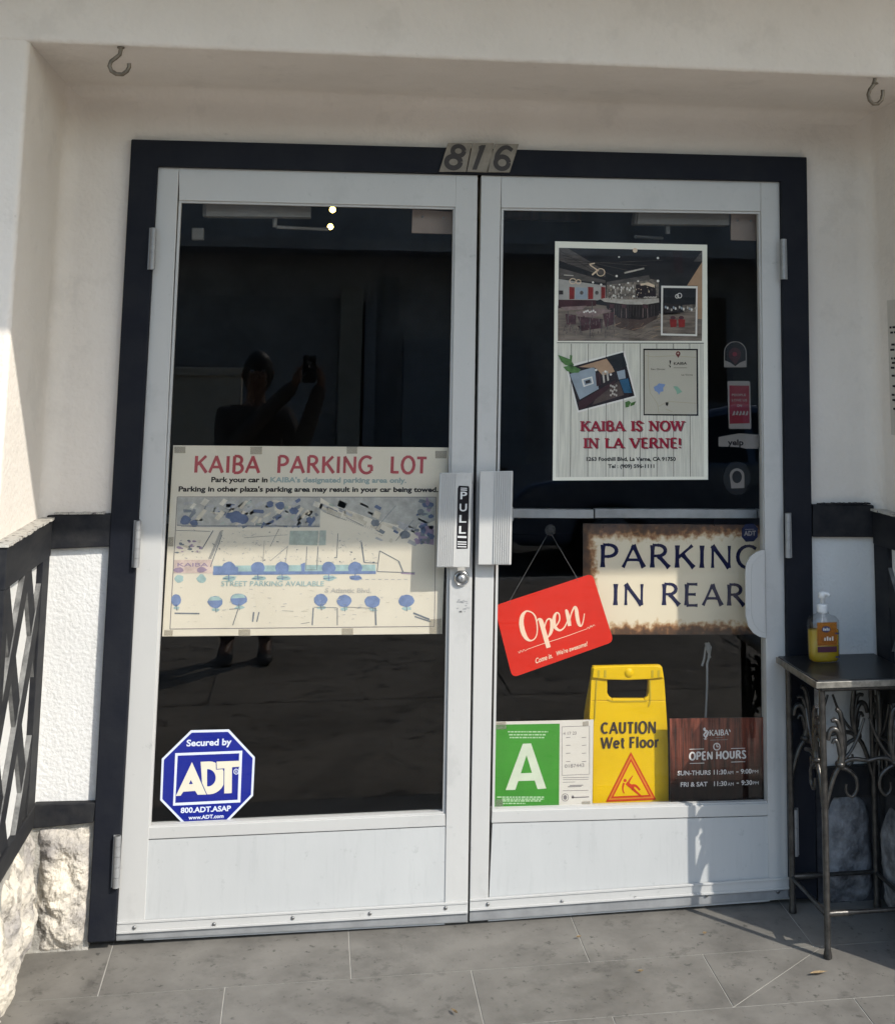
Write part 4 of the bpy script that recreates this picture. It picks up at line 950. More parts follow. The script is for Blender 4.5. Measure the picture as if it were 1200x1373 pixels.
for px in ([(85,155),(195,150),(198,230),(85,235)], [(1045,150),(1110,140),(1110,190),(1045,200)], [(1035,1035),(1130,1030),(1130,1085),(1035,1090)], [(80,1010),(160,1010),(160,1090),(80,1095)]):
    b = MB(); pface(b, [z12(*p) for p in px], YP-.0013, TAPE); b.build('tape', t)

# ---- opening hours card
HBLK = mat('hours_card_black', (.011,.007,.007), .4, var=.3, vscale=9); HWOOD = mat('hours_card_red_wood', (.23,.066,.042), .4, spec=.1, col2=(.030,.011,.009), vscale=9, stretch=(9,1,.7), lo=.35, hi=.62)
HTXT = mat('hours_card_lettering', (.66,.62,.59), .5); HLIN = mat('hours_card_rule', (.22,.2,.19), .5)
z13 = Z(890, 950, 150/1200)
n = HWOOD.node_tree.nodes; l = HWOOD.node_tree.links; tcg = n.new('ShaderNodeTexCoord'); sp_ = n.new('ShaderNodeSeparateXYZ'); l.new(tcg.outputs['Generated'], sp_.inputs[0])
rz = n.new('ShaderNodeValToRGB'); rz.color_ramp.elements[0].position = .22; rz.color_ramp.elements[0].color = (.05,.05,.05,1); rz.color_ramp.elements[1].position = .72      # ramp multiplies the wood colour to near black towards the foot
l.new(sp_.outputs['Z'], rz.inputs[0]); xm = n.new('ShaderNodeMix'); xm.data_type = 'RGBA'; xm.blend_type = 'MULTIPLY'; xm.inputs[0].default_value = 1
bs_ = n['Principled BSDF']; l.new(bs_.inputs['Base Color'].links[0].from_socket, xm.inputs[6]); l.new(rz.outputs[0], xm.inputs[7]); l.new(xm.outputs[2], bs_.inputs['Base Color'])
t = sheet('hours_card', [z13(60,105),z13(1062,92),z13(1135,92),z13(1142,1032),z13(70,1042)], YP, .0008, HBLK, 'dark red opening hours card in the lower right corner of the right door', 'card', part='card_base')
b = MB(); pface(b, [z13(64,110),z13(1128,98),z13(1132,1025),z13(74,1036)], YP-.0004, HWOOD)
for k, x in enumerate((120,205,300,420,535,660,780,890)): pline(b, z13(x,210), z13(x+6,640), .8, YP-.0006, HBLK)
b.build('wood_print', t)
b = MB()
pskel(b, 'OPEN', z13(274,555), z13(525,546), 10.0, YP-.0010, HTXT, .25, .20, .13); pskel(b, 'HOURS', z13(560,545), z13(882,534), 10.0, YP-.0010, HTXT, .25, .20, .13)
ptext(b, 'SUN-THURS', z13(148,722), z13(502,714), 6.2, YP-.0010, HTXT, .022); ptext(b, '11:30', z13(535,712), z13(672,708), 6.4, YP-.0010, HTXT, .022); ptext(b, 'AM', z13(680,708), z13(744,706), 4.2, YP-.0010, HTXT); ptext(b, '-', z13(776,700), z13(800,700), 6.2, YP-.0010, HTXT, .03); ptext(b, '9:00', z13(826,704), z13(942,700), 6.4, YP-.0010, HTXT, .022); ptext(b, 'PM', z13(948,698), z13(1012,696), 4.2, YP-.0010, HTXT)
ptext(b, 'FRI & SAT', z13(180,844), z13(468,838), 6.2, YP-.0010, HTXT, .022); ptext(b, '11:30', z13(538,836), z13(676,832), 6.4, YP-.0010, HTXT, .022); ptext(b, 'AM', z13(684,832), z13(748,830), 4.2, YP-.0010, HTXT); ptext(b, '-', z13(780,820), z13(804,820), 6.2, YP-.0010, HTXT, .03); ptext(b, '9:30', z13(832,826), z13(948,822), 6.4, YP-.0010, HTXT, .022); ptext(b, 'PM', z13(954,820), z13(1016,818), 4.2, YP-.0010, HTXT)
b.build('lettering', t)
b = MB(); q0 = atY(*z13(488,292), YP); q1 = atY(*z13(692,286), YP); skel_text(b, 'KAIBA', (q0.x,q0.z), (q1.x,q1.z), .0150, YP-.001, HTXT, thick=.2, thin=.1, serif=.26, gap=.1)
zc = lambda x, y: (lambda q: (q.x, q.z))(atY(*z13(x, y), YP-.001))
brush(b, [(445,212,16),(432,225,22),(455,250,20),(430,285,16),(450,310,14)], YP-.001, HTXT, zc); brush(b, [(460,235,5),(475,255,14),(462,290,20),(440,330,8)], YP-.001, HTXT, zc); brush(b, [(425,325,4),(450,335,5),(462,320,4)], YP-.001, HTXT, zc)
brush(b, [(698,225,4),(708,240,14),(712,255,4)], YP-.001, HTXT, zc)
pline(b, z13(498,342), z13(685,336), .8, YP-.001, HLIN); pline(b, z13(555,313), z13(632,311), .8, YP-.001, HLIN)
for x0, x1, y in ((275,430,440),(720,872,432),(278,435,592),(722,872,577)): pline(b, z13(x0,y), z13(x1,y-4), .8, YP-.001, HTXT)
pts = ell(568,412,34,36,24)
for i in range(24): pline(b, z13(*pts[i]), z13(*pts[(i+1)%24]), 1.4, YP-.001, HTXT)
pline(b, z13(568,385), z13(568,414), 1.1, YP-.001, HTXT); pline(b, z13(568,413), z13(588,413), 1.1, YP-.001, HTXT)
b.build('emblem', t)

# ---- yellow wet floor sign standing just inside the right door
YEL = mat('yellow_plastic', (.72,.45,.002), .42, spec=.2, var=.10, vscale=7, bump=.0004, bscale=40); YELD = mat('yellow_plastic_recess', (.45,.31,.006), .5)
SRED = mat('sign_red_print', (.52,.045,.012), .5); SORG = mat('sign_orange_print', (.62,.20,.02), .5); SBLK = mat('sign_black_print', (.03,.018,.012), .5)
z14 = Z(785, 880, 120/804)
YW = 0.066
def zw(x, y): q = atY(*z14(x, y), YW); return (q.x, q.z)
tl, tr = zw(58,100), zw(690,85); bl, br = zw(55,1370), zw(768,1350); zb = -0.018
kz = (bl[1]-zb)/(tl[1]-bl[1])
BLx = bl[0] + (bl[0]-zw(30,560)[0])*0.0 - .004; BRx = br[0] + (br[0]-tr[0])*.35
t = thing('wet_floor_sign', ((BLx+BRx)/2, YW, zb), 'yellow plastic wet floor sign standing inside the right door', 'floor sign')
L_ = [zw(58,105), zw(35,560), zw(60,600), (zw(55,1360)), (BLx, zb)]; R__ = [zw(690,88), zw(745,790), zw(748,1340), (BRx, zb)]
# panel with its hand hole: strips round the opening
hole = [(196,215),(568,208),(568,330),(556,362),(528,382),(240,382),(212,362),(196,330)]
hz = [zw(*p) for p in hole]
b = MB(); y0, y1 = YW, YW+.012
topL, topR = zw(75,92), zw(672,80)
b.prism([topL, topR, zw(690,100), zw(708,208), hz[1], hz[0], zw(50,215), zw(57,110)], y0, y1, YEL)
b.prism([zw(50,215.5), zw(196,215.5), zw(196,330), zw(212,362), zw(240,382), zw(240,400), zw(42,400)], y0+.0005, y1, YEL)
b.prism([zw(568,208.5), zw(708,208.5), zw(722,400), zw(528,400), zw(528,382), zw(556,362), zw(568,330)], y0+.0005, y1, YEL)
b.prism([zw(42,400.5), zw(240,400.5), zw(240,382.5), zw(528,382.5), zw(528,400.5), zw(722,400.5), zw(745,790), zw(750,1350), (BRx, zb+.03), (BRx, zb), (BRx-.04, zb), (BRx-.06, zb+.03), (BLx+.06, zb+.03), (BLx+.04, zb), (BLx, zb), (BLx, zb+.03), zw(62,1360), zw(70,605), zw(34,565)], y0+.0008, y1, YEL)
b.build('front_panel', t, bevel=.002)
def rear(poly):
    b.prism(poly, YW+.06, YW+.07, YEL)
b = MB()
rear([zw(75,100), zw(672,88), zw(690,130), zw(690,190), zw(70,190)]); rear([zw(70,190.5), zw(170,190.5), zw(170,420), zw(45,420)]); rear([zw(590,190.5), zw(690,190.5), zw(715,420), zw(590,420)])
rear([zw(45,420.5), zw(715,420.5), zw(745,790), (BRx+.004, zb), (BLx+.01, zb), zw(34,565)])
b.v = [(x, y + (tl[1]-z)*.34 - .045, z) for x, y, z in b.v]; b.build('rear_panel', t)
b = MB()
b.prism([zw(66,100), zw(120,90), zw(385,80), zw(630,82), zw(682,92), zw(694,190), zw(570,204), zw(385,212), zw(196,208), zw(56,192)], YW-.007, YW-.0003, YEL)
hb = b.build('carry_handle', t, bevel=.005, seg=4)
b = MB(); c = zw(385,146); b.lathe([(.0135,-.001),(.0125,.0012),(.001,.0016)], (c[0], YW-.007, c[1]), (0,-1,0), YEL, 24); b.build('boss', hb)
b = MB()
for x in (102, 160, 584, 640): 
    q = [zw(x,122), zw(x+22,120), zw(x+22,186), zw(x,188)]; b.prism(q, YW-.0078, YW-.0072, YELD)
for pts in ([(95,200),(108,200),(88,560),(76,590)], [(575,210),(586,210),(590,400),(580,440),(560,462),(562,440),(576,400)], [(196,385),(240,402),(560,398),(548,410),(236,412),(200,395)]):
    b.prism([zw(*p) for p in pts], YW-.0012, YW-.0002, YELD)
b.build('moulded_rib', t, bevel=.0005)
yl = YW-.0006
b = MB(); pskel(b, 'CAUTION', z14(140,700), z14(634,692), 15.6, yl, SBLK, .22, .17, .12); pskel(b, 'Wet', z14(138,832), z14(352,828), 15.0, yl, SBLK, .22, .17, .08); pskel(b, 'Floor', z14(394,827), z14(660,820), 15.0, yl, SBLK, .22, .17, .10); b.build('lettering', t)
b = MB(); o3 = [(408,862),(635,1290),(184,1310)]; c3 = (408,1150)
def tri(k): return [z14(c3[0]+(p[0]-c3[0])*k, c3[1]+(p[1]-c3[1])*k) for p in o3]
pface(b, tri(1), yl, SRED); pface(b, tri(.90), yl-.0003, SORG); pface(b, tri(.80), yl-.0006, SRED); pface(b, tri(.70), yl-.0009, YEL); b.build('warning_triangle', t)
b = MB(); zz = lambda x, y: (lambda q: (q.x, q.z))(atY(*z14(x, y), yl-.0012))
pface(b, [z14(*p) for p in ell(355,1118,15,15,12)], yl-.0012, SRED)
for st in ([(345,1140,18),(335,1180,14),(338,1215,11),(348,1234,8)], [(368,1140,30),(400,1165,34),(430,1190,30)], [(385,1140,18),(400,1110,14),(425,1074,7)], [(410,1165,24),(450,1165,22),(490,1205,16)], [(420,1190,26),(460,1225,20),(500,1258,14),(520,1262,10)]): brush(b, st, yl-.0013, SRED, zz)
b.build('slipping_figure', t)

# ---- red hanging Open sign
RED = mat('open_sign_red', (.62,.022,.010), .45, spec=.15, var=.10, vscale=9); CREAM = mat('open_sign_cream', (.80,.56,.40), .5)
z15 = Z(655, 760, 175/1200)
YO = 0.058
def oc_(p): return z15(*p)
def rquad(q, r):
    out = []
    for i in range(4):
        a, c, d = q[i-1], q[i], q[(i+1)%4]; la = math.hypot(a[0]-c[0], a[1]-c[1]); ld = math.hypot(d[0]-c[0], d[1]-c[1])
        p0 = (c[0]+(a[0]-c[0])*r/la, c[1]+(a[1]-c[1])*r/la); p1 = (c[0]+(d[0]-c[0])*r/ld, c[1]+(d[1]-c[1])*r/ld)
        for k in range(6):
            s_ = k/5; out.append(((1-s_)**2*p0[0]+2*s_*(1-s_)*c[0]+s_*s_*p1[0], (1-s_)**2*p0[1]+2*s_*(1-s_)*c[1]+s_*s_*p1[1]))
    return out
corner = [(50,360),(955,62),(1152,690),(218,1022)]
t = sheet('open_sign', [z15(*p) for p in rquad(corner, 60)], YO, .0022, RED, 'tilted red Open sign hanging by strings inside the right door', 'sign', bev=.0006)
zo = lambda x, y: (lambda q: (q.x, q.z))(atY(*z15(x, y), YO-.0006))
b = MB()
for st in ([(385,412,10),(345,410,16),(312,450,34),(302,520,42),(318,600,44),(350,660,32),(390,680,14),(430,655,10),(447,600,10),(446,530,12),(430,460,14),(400,422,12),(360,408,12)],
           [(445,500,8),(462,480,16),(482,500,40),(505,580,42),(530,670,42),(552,745,40)], [(515,560,8),(532,500,12),(556,478,14),(578,500,26),(582,560,32),(570,610,26),(545,650,12)],
           [(575,570,8),(620,545,12),(652,490,12),(650,440,12),(630,422,14),(608,450,26),(600,510,36),(615,560,30),(655,585,18),(695,560,12),(725,500,10)],
           [(706,398,14),(718,410,28),(735,480,36),(745,545,32)], [(742,520,8),(755,450,12),(775,395,14),(795,370,22),(808,400,32),(815,460,34),(830,525,30),(850,545,16),(868,510,10),(882,430,8)]): brush(b, st, YO-.0006, CREAM, zo)
b.build('script_lettering', t)
b = MB()
brush(b, [(350,762,4),(510,706,5),(700,645,5),(900,572,4)], YO-.0006, CREAM, zo); brush(b, [(272,778,3),(285,795,4),(295,770,4),(310,785,4),(322,762,4),(340,775,4),(352,760,3)], YO-.0006, CREAM, zo); brush(b, [(900,578,3),(915,555,4),(925,570,4),(940,542,5),(950,556,4),(965,535,4),(980,545,3)], YO-.0006, CREAM, zo)
ptext(b, 'Come in.', z15(432,893), z15(590,838), 7.0, YO-.0006, CREAM, .02, .25); ptext(b, "We're awesome!", z15(622,822), z15(908,728), 6.0, YO-.0006, CREAM, .02, .25)
b.build('small_lettering', t)
STR = mat('dark_string', (.07,.07,.07), .8)
b = MB(); cs = atY(737, 712, .036)
for px in ((196,322),(815,112)):
    a = atY(*z15(*px), YO+.001); b.tube([(a.x, YO-.003, a.z-.004), (a.x, YO+.005, a.z+.002), (cs.x, .040, cs.z)], .0009, STR, 5)
b.build('string', t)
b = MB(); b.lathe([(.016,0),(.012,.004),(.006,.009),(.005,.014)], (cs.x, .0272, cs.z+.004), (0,1,0), mixed_mat('suction_cup_plastic', (.6,.62,.62), (.12,.12,.12), .3), 18); b.build('suction_cup', t)

# ---- Parking in rear sign hanging behind the push bar
YK = 0.116
z7 = Z(780, 690, 280/1200)
M = bpy.data.materials.new('rust_edged_cream_enamel'); M.use_nodes = True; n = M.node_tree.nodes; l = M.node_tree.links; bs = n['Principled BSDF']; bs.inputs['Roughness'].default_value = .5
pk = [(781.5,702),(1046,704),(1046,851),(781.5,851)]
q = xz(pk, YK); X0, X1, Zb, Zt = q[0][0], q[1][0], q[2][1], q[0][1]
t = thing('parking_sign', ((X0+X1)/2, YK, Zb), 'rusty edged cream PARKING IN REAR sign behind the right door glass', 'sign')
tc = n.new('ShaderNodeTexCoord'); sep = n.new('ShaderNodeSeparateXYZ'); l.new(tc.outputs['Generated'], sep.inputs[0])
def math_(op, a, c=None):
    k = n.new('ShaderNodeMath'); k.operation = op
    for i, v_ in enumerate((a, c)):
        if v_ is None: continue
        if isinstance(v_, (int, float)): k.inputs[i].default_value = v_
        else: l.new(v_, k.inputs[i])
    return k.outputs[0]
asp = (X1-X0)/(Zt-Zb)
dt = math_('SUBTRACT', 1.0, sep.outputs['Z']); db = math_('MULTIPLY', sep.outputs['Z'], 1.15); dl = math_('MULTIPLY', sep.outputs['X'], asp*1.25)
edge = math_('MINIMUM', math_('MINIMUM', dt, db), dl)
no = n.new('ShaderNodeTexNoise'); no.inputs['Scale'].default_value = 55; no.inputs['Detail'].default_value = 6; l.new(tc.outputs['Object'], no.inputs['Vector'])
no2 = n.new('ShaderNodeTexNoise'); no2.inputs['Scale'].default_value = 9; no2.inputs['Detail'].default_value = 4; l.new(tc.outputs['Object'], no2.inputs['Vector'])
dist = math_('ADD', edge, math_('ADD', math_('MULTIPLY', math_('SUBTRACT', no.outputs[0], .5), .22), math_('MULTIPLY', math_('SUBTRACT', no2.outputs[0], .5), .10)))
rp = n.new('ShaderNodeValToRGB'); e = rp.color_ramp.elements
e[0].position = .0; e[0].color = (.040,.020,.011,1); e[1].position = .165; e[1].color = (.70,.60,.44,1)
for ps, cc in ((.065,(.09,.040,.016,1)),(.105,(.28,.13,.05,1)),(.135,(.55,.40,.24,1))): k = e.new(ps); k.color = cc
l.new(dist, rp.inputs[0]); l.new(rp.outputs[0], bs.inputs['Base Color'])
b = MB(); b.prism(q, YK, YK+.002, M); b.build('board', t)
PNAVY = mat('sign_navy_paint', (.010,.012,.05), .5)
b = MB()
def flared(s_, a, c, hpx):
    y = YK-.0006; q0 = atY(*z7(*a), y); q1 = atY(*z7(*c), y); hh = (atY(*z7(a[0], a[1]-hpx), y)-q0).length
    skel_text(b, s_, (q0.x, q0.z), (q1.x, q1.z), hh, y, PNAVY, thick=.18, thin=.12, flare=.38, gap=.13)
flared('PARKING', (100,303), (1018,308), 130); flared('IN', (172,521), (362,521), 122); flared('REAR', (455,521), (938,524), 122)
b.build('lettering', t)
b = MB()
for x in (X0+.06, X0+.40): b.tube([(x, YK-.002, Zt-.012), (x, YK+.004, Zt-.004), (x, .118, atY(800,683,.085).z)], .0012, BLACKTXT, 5)
b.build('hanging_cord', t)
# white cord hanging behind the sign
WC = mat('white_cord', (.32,.31,.29), .6)
b = MB(); Yc = .20; pts = [(941,893),(944,884),(946,868),(950,862),(953,868),(951,880),(948,890),(948,920),(946,960),(944,1010),(940,1060),(938,1110)]
b.tube([atY(x, y, Yc+.004*(i % 2)) for i, (x, y) in enumerate(pts)], .0035, WC, 6)
for k in range(3): b.tube([atY(946+k*2,862,Yc), atY(949+k,872,Yc-.004), atY(952-k,882,Yc)], .004, WC, 6)
b.build('hanging_cable', label='pale looped cable hanging in the dark behind the hours card', cat='cable')

# ---- PULL sticker on the left pull plate
z6 = Z(560, 600, 160/845)
yq = -.0408
t = sheet('pull_sticker', [z6(*p) for p in [(292,270),(362,274),(366,290),(354,716),(276,718),(284,290)]], yq, .0006, BLACKTXT, 'narrow black vertical PULL sticker on the ribbed plate', 'sticker', part='sticker_base')
SIL = mat('sticker_silver', (.55,.55,.55), .45)
b = MB()
for ch, yb, x0, x1 in (('P',366,302,350),('U',452,296,348),('L',532,294,344),('L',610,292,340)): ptext(b, ch, z6(x0,yb), z6(x1,yb), 10.2, yq-.0004, SIL, .02)
b.build('lettering', t)
b = MB()
for y0_, y1_ in ((284,290),(296,304),(626,640),(664,672),(680,688),(698,706)): pface(b, [z6(304-(y0_>500)*22,y0_),z6(350-(y0_>500)*4,y0_+2),z6(350-(y0_>500)*4,y1_+2),z6(304-(y0_>500)*22,y1_)], yq-.0004, SIL)
b.build('stripe', t)

# ---- house number tiles
NT = mat('number_tile_metal', (.24,.205,.16), .5, metal=.25, var=.35, vscale=25); NB = mat('numeral_brown_black', (.020,.012,.008), .5)
z16 = Z(560, 170, 180/1200)
for ch, px, tp, lab in (('8', [(272,140),(484,138),(432,398),(192,398)], ((238,378),(398,378),31.5), 'leftmost grey metal tile with a slanted numeral 8 above the doors'),
                    ('1', [(492,140),(684,142),(630,404),(440,398)], ((488,378),(528,378),31.5), 'middle grey metal tile with a slanted numeral 1 above the doors'),
                    ('6', [(694,146),(905,150),(822,404),(612,402)], ((678,385),(826,385),31.5), 'rightmost grey metal tile with a slanted numeral 6 above the doors')):
    yn = -.029
    t = sheet('number_tile', [z16(*p) for p in px], yn, .0062, NT, lab, 'number tile', 'house number tiles over the doors', part='plate', bev=.0008)
    b = MB()
    if ch == '1': pface(b, [z16(*p) for p in [(487,380),(548,202),(545,172),(572,160),(610,160),(528,380)]], yn-.0006, NB)
    else:
        zn = lambda x, y: (lambda q: (q.x, q.z))(atY(*z16(x, y), yn-.0006))
        if ch == '8':
            sh = lambda y: (380-y)*.22
            brush(b, [(x+0, y, 40) for x, y in ell(364,213,51,44,14)]+[(415,213,40)], yn-.0006, NB, zn); brush(b, [(x, y, 46) for x, y in ell(320,312,62,52,14)]+[(382,312,46)], yn-.0007, NB, zn)
        else:
            brush(b, [(x, y, 42) for x, y in ell(755,318,58,54,14)]+[(813,318,42)], yn-.0006, NB, zn); brush(b, [(702,300,34),(712,245,40),(750,195,40),(800,180,38),(845,208,34)], yn-.0007, NB, zn)
    b.build('numeral', t)

# ================================================================== HOOKS, TABLE, BOTTLE, NOTICE, LITTER
HK = mat('rusty_hook_metal', (.20,.165,.125), .45, metal=.6, var=.4, vscale=60)
def hook(px, top, label):
    Y = FY + .012; c = atY(*top, Y); sc = (atY(top[0]+1, top[1], Y)-c).length
    t = thing('ceiling_hook', (c.x, Y, SOF), label, 'hook', 'screw hooks under the header')
    pts = [(c.x+(x-top[0])*sc, Y, c.z-(y-top[1])*sc) for x, y in px]
    b = MB(); b.tube([(c.x, Y, SOF+.012)] + pts, .0052, HK, 10); b.build('hook_rod', t)
    b = MB(); b.lathe([(.009,0),(.009,-.003),(.006,-.005)], (c.x, Y, SOF), (0,0,1), HK, 12); b.build('collar', t)
hook([(162,66),(161,73),(156,78),(150,83),(148,90),(151,97),(158,101),(166,101),(172,96),(174.5,90),(174,85)], (162,66), 'bent steel hook at the left end of the header')
hook([(1173,106),(1171,113),(1166,119),(1163.5,126),(1165,133),(1170,137.5),(1176,137),(1181,132),(1183,125),(1183,119)], (1173,106), 'dark rusty hook at the right end of the header')

# wrought iron side table in the right corner
IRON = mat('dark_wrought_iron', (.075,.071,.066), .32, metal=.55, var=.6, vscale=45, bump=.0006, bscale=80)
TOPM = mat('black_stone_tabletop', (.016,.017,.019), .36, var=.3, vscale=20, spec=.4)
TX0, TX1, TY0, TY1, TZ = 1.786, 2.078, -.320, -.028, .665
t = thing('side_table', ((TX0+TX1)/2, (TY0+TY1)/2, floor_z(TY0)), 'black topped wrought iron side table in the right corner of the entrance', 'table')
b = MB(); b.box((TX0, TY0, TZ-.020), (TX1, TY1, TZ), TOPM); b.build('tabletop', t, bevel=.003, seg=3)
b = MB(); RIMM = mat('worn_metal_rim', (.30,.285,.25), .38, metal=.5, var=.5, vscale=40)
for a, c in (((TX0-.004,TY0-.004),(TX1+.004,TY0-.0003)),((TX0-.004,TY1+.0003),(TX1+.004,TY1+.004)),((TX0-.004,TY0-.0002),(TX0-.0003,TY1+.0002)),((TX1+.0003,TY0-.0002),(TX1+.004,TY1+.0002))): b.box((*a, TZ-.0195), (*c, TZ-.003), RIMM)
b.build('metal_rim', t, bevel=.0012)
b = MB(); i_ = .016; zt = TZ-.026
for a, c in (((TX0+i_,TY0+i_),(TX1-i_,TY0+i_)),((TX1-i_,TY0+i_),(TX1-i_,TY1-i_)),((TX1-i_,TY1-i_),(TX0+i_,TY1-i_)),((TX0+i_,TY1-i_),(TX0+i_,TY0+i_))): b.tube([(*a, zt), (*c, zt)], .0065, IRON, 8)
b.build('top_frame', t)
LX0, LX1, LY0, LY1 = 1.808, 2.056, -.296, -.050
for x, y in ((LX0,LY0),(LX1,LY0),(LX0,LY1),(LX1,LY1)):
    f = floor_z(y)+.003; b = MB(); 
    b.tube([(x, y, f), (x, y, f+.003), (x, y, f+.012), (x, y, f+.02), (x+.001, y, .3), (x, y, zt)], [.011, .0115, .0105, .0085, .0088, .0085], IRON, 12); b.build('leg', t)
for a, c, z in (((LX0,LY0),(LX1,LY0),.081),((LX0,LY1),(LX1,LY1),.081),((LX0,LY0),(LX0,LY1),.079),((LX1,LY0),(LX1,LY1),.079)):
    b = MB(); b.tube([(*a, z), (a[0]+(c[0]-a[0])*.25, a[1]+(c[1]-a[1])*.25, z), (a[0]+(c[0]-a[0])*.30, a[1]+(c[1]-a[1])*.30, z), (*c, z)], [.0085,.0085,.0058,.0058], IRON, 10); b.build('stretcher', t)
# scrollwork, drawn once as curves in a unit bay (u across, v up in metres) and bent onto each side
def scroll(P, name, sides=(0, 1)):
    b = MB()
    def cv(pts, r):
        Q = [pts[0]] + list(pts) + [pts[-1]]; out = []
        for i in range(1, len(Q)-2):
            for s_ in (0, .34, .67):
                out.append(tuple(.5*((2*Q[i][j])+(-Q[i-1][j]+Q[i+1][j])*s_+(2*Q[i-1][j]-5*Q[i][j]+4*Q[i+1][j]-Q[i+2][j])*s_*s_+(-Q[i-1][j]+3*Q[i][j]-3*Q[i+1][j]+Q[i+2][j])*s_**3) for j in (0, 1)))
        out.append(pts[-1]); n_ = len(out)
        rr = r if isinstance(r, tuple) else (r, r)
        b.tube([P(*o) for o in out], [rr[0]+(rr[1]-rr[0])*i/(n_-1) for i in range(n_)], IRON, 7)
    for m_ in sides:
        F = (lambda u, v: (1-u, v)) if m_ else (lambda u, v: (u, v))
        c = lambda pts, r: cv([F(*p) for p in pts], r)
        c([(.01,.340),(.05,.375),(.13,.425),(.24,.452),(.36,.458),(.5,.452)], (.0075,.0055))
        c([(.17,.440),(.27,.432),(.36,.412),(.37,.382),(.31,.364),(.25,.376),(.25,.396)], (.006,.0035))
        c([(.19,.445),(.215,.478),(.19,.515),(.14,.535),(.08,.530),(.055,.508)], (.0105,.006))
        c([(.20,.450),(.22,.488),(.20,.528),(.16,.556),(.10,.556)], (.0095,.005))
        c([(.205,.45),(.235,.495),(.225,.540),(.20,.575),(.155,.585)], (.009,.006))
        c([(.19,.47),(.165,.50),(.13,.508),(.105,.498)], (.007,.004))
        c([(.21,.455),(.30,.475),(.40,.515),(.47,.56)], (.005,.0035))
        b.lathe([(.0125,-.006),(.0135,0),(.0125,.006)], P(*F(.185,.446)), P(*F(.22,.49))-P(*F(.17,.43)), IRON, 10)
    b.build(name, t)
scroll(lambda u, v: Vector((LX0+(LX1-LX0)*u, LY0, v)), 'scrollwork')
scroll(lambda u, v: Vector((LX0+(LX1-LX0)*u, LY1, v)), 'scrollwork')
scroll(lambda u, v: Vector((LX0, LY0+(LY1-LY0)*u, v)), 'scrollwork', (0,))
scroll(lambda u, v: Vector((LX1, LY0+(LY1-LY0)*u, v)), 'scrollwork')

# hand soap bottle on the table
BX, BY = 1.892, -.108
t = thing('soap_bottle', (BX, BY, TZ), 'clear pump bottle half full of yellow liquid on the black tabletop', 'bottle')
BOT = glass_mat('clear_bottle_plastic', (.90,.91,.92), 1.3, 1.45); LIQ = mixed_mat('yellow_liquid', (.86,.62,.10), (.62,.43,.03), .62)
def ovals(rows, m_, n=28, p=3.2):
    b = MB(); vs = []; fs = []
    for (rx, ry, z) in rows:
        for k in range(n):
            a = 2*math.pi*k/n; c_, s_ = math.cos(a), math.sin(a)
            vs.append((BX+rx*math.copysign(abs(c_)**(2/p), c_), BY+ry*math.copysign(abs(s_)**(2/p), s_), TZ+z))
    for i in range(len(rows)-1):
        for k in range(n): fs.append((i*n+k, i*n+(k+1)%n, (i+1)*n+(k+1)%n, (i+1)*n+k))
    fs += [list(reversed(range(n))), [(len(rows)-1)*n+k for k in range(n)]]
    return b.add(vs, fs, m_, True)
ovals([(.036,.021,.0006),(.042,.025,.006),(.0435,.026,.02),(.0445,.026,.10),(.044,.0255,.112),(.036,.021,.122),(.016,.014,.129),(.015,.0145,.136)], BOT).build('bottle_body', t)
ovals([(.034,.019,.0016),(.040,.0232,.008),(.0415,.0242,.02),(.0422,.0242,.086)], LIQ).build('liquid', t)
b = MB(); LABO = mixed_mat('label_orange', (.8,.5,.2), (.52,.22,.04), .36); LABP = mat('label_plum', (.07,.012,.03), .5); LABW = mat('label_white', (.6,.56,.52), .5); LABN = mat('label_navy', (.03,.03,.09), .5)
yl_ = BY-.0268
def lb(x0, x1, z0_, z1_, m_, k): b.box((BX+x0, yl_-.0003*k, TZ+z0_), (BX+x1, yl_-.0003*k+.0002, TZ+z1_), m_)
lb(-.028,.030,.048,.110,LABO,0); lb(-.028,.028,.030,.045,LABP,0)
b.prism([(BX+x*.0001-.002, TZ+.0915+z*.0001) for x, z in ell(0,0,130,85,12)], yl_-.0007, yl_-.0004, LABN)
for k in range(4): b.box((BX-.011+k*.005, yl_-.0011, TZ+.088), (BX-.0075+k*.005, yl_-.0008, TZ+.0955-(k%2)*.002), LABW)
for k in range(5): b.box((BX-.016+k*.0075, yl_-.0008, TZ+.061), (BX-.0115+k*.0075, yl_-.0005, TZ+.072-(k%2)*.003), LABW if k else LABO)
lb(.024,.036,.0775,.0815,LABN,1); lb(.024,.036,.0145,.0185,LABN,1)
b.build('front_label', t)
PUMP = mat('white_pump_plastic', (.66,.67,.68), .35)
b = MB(); b.lathe([(.0150,.132),(.0155,.133),(.0155,.152),(.0145,.155),(.008,.156)], (BX, BY, TZ), (0,0,1), PUMP, 28); b.build('collar', t)
b = MB(); b.lathe([(.006,.155),(.006,.170),(.0115,.172),(.0115,.185),(.0095,.188),(.004,.189)], (BX, BY, TZ), (0,0,1), PUMP, 20)
b.tube([(BX, BY, TZ+.184), (BX+.012, BY-.012, TZ+.1845), (BX+.016, BY-.017, TZ+.180)], [.007,.0055,.004], PUMP, 10); b.build('pump_head', t)
b = MB(); b.tube([(BX, BY, TZ+.132), (BX-.004, BY, TZ+.07), (BX-.012, BY, TZ+.008)], .0028, PUMP, 8); b.build('dip_tube', t)

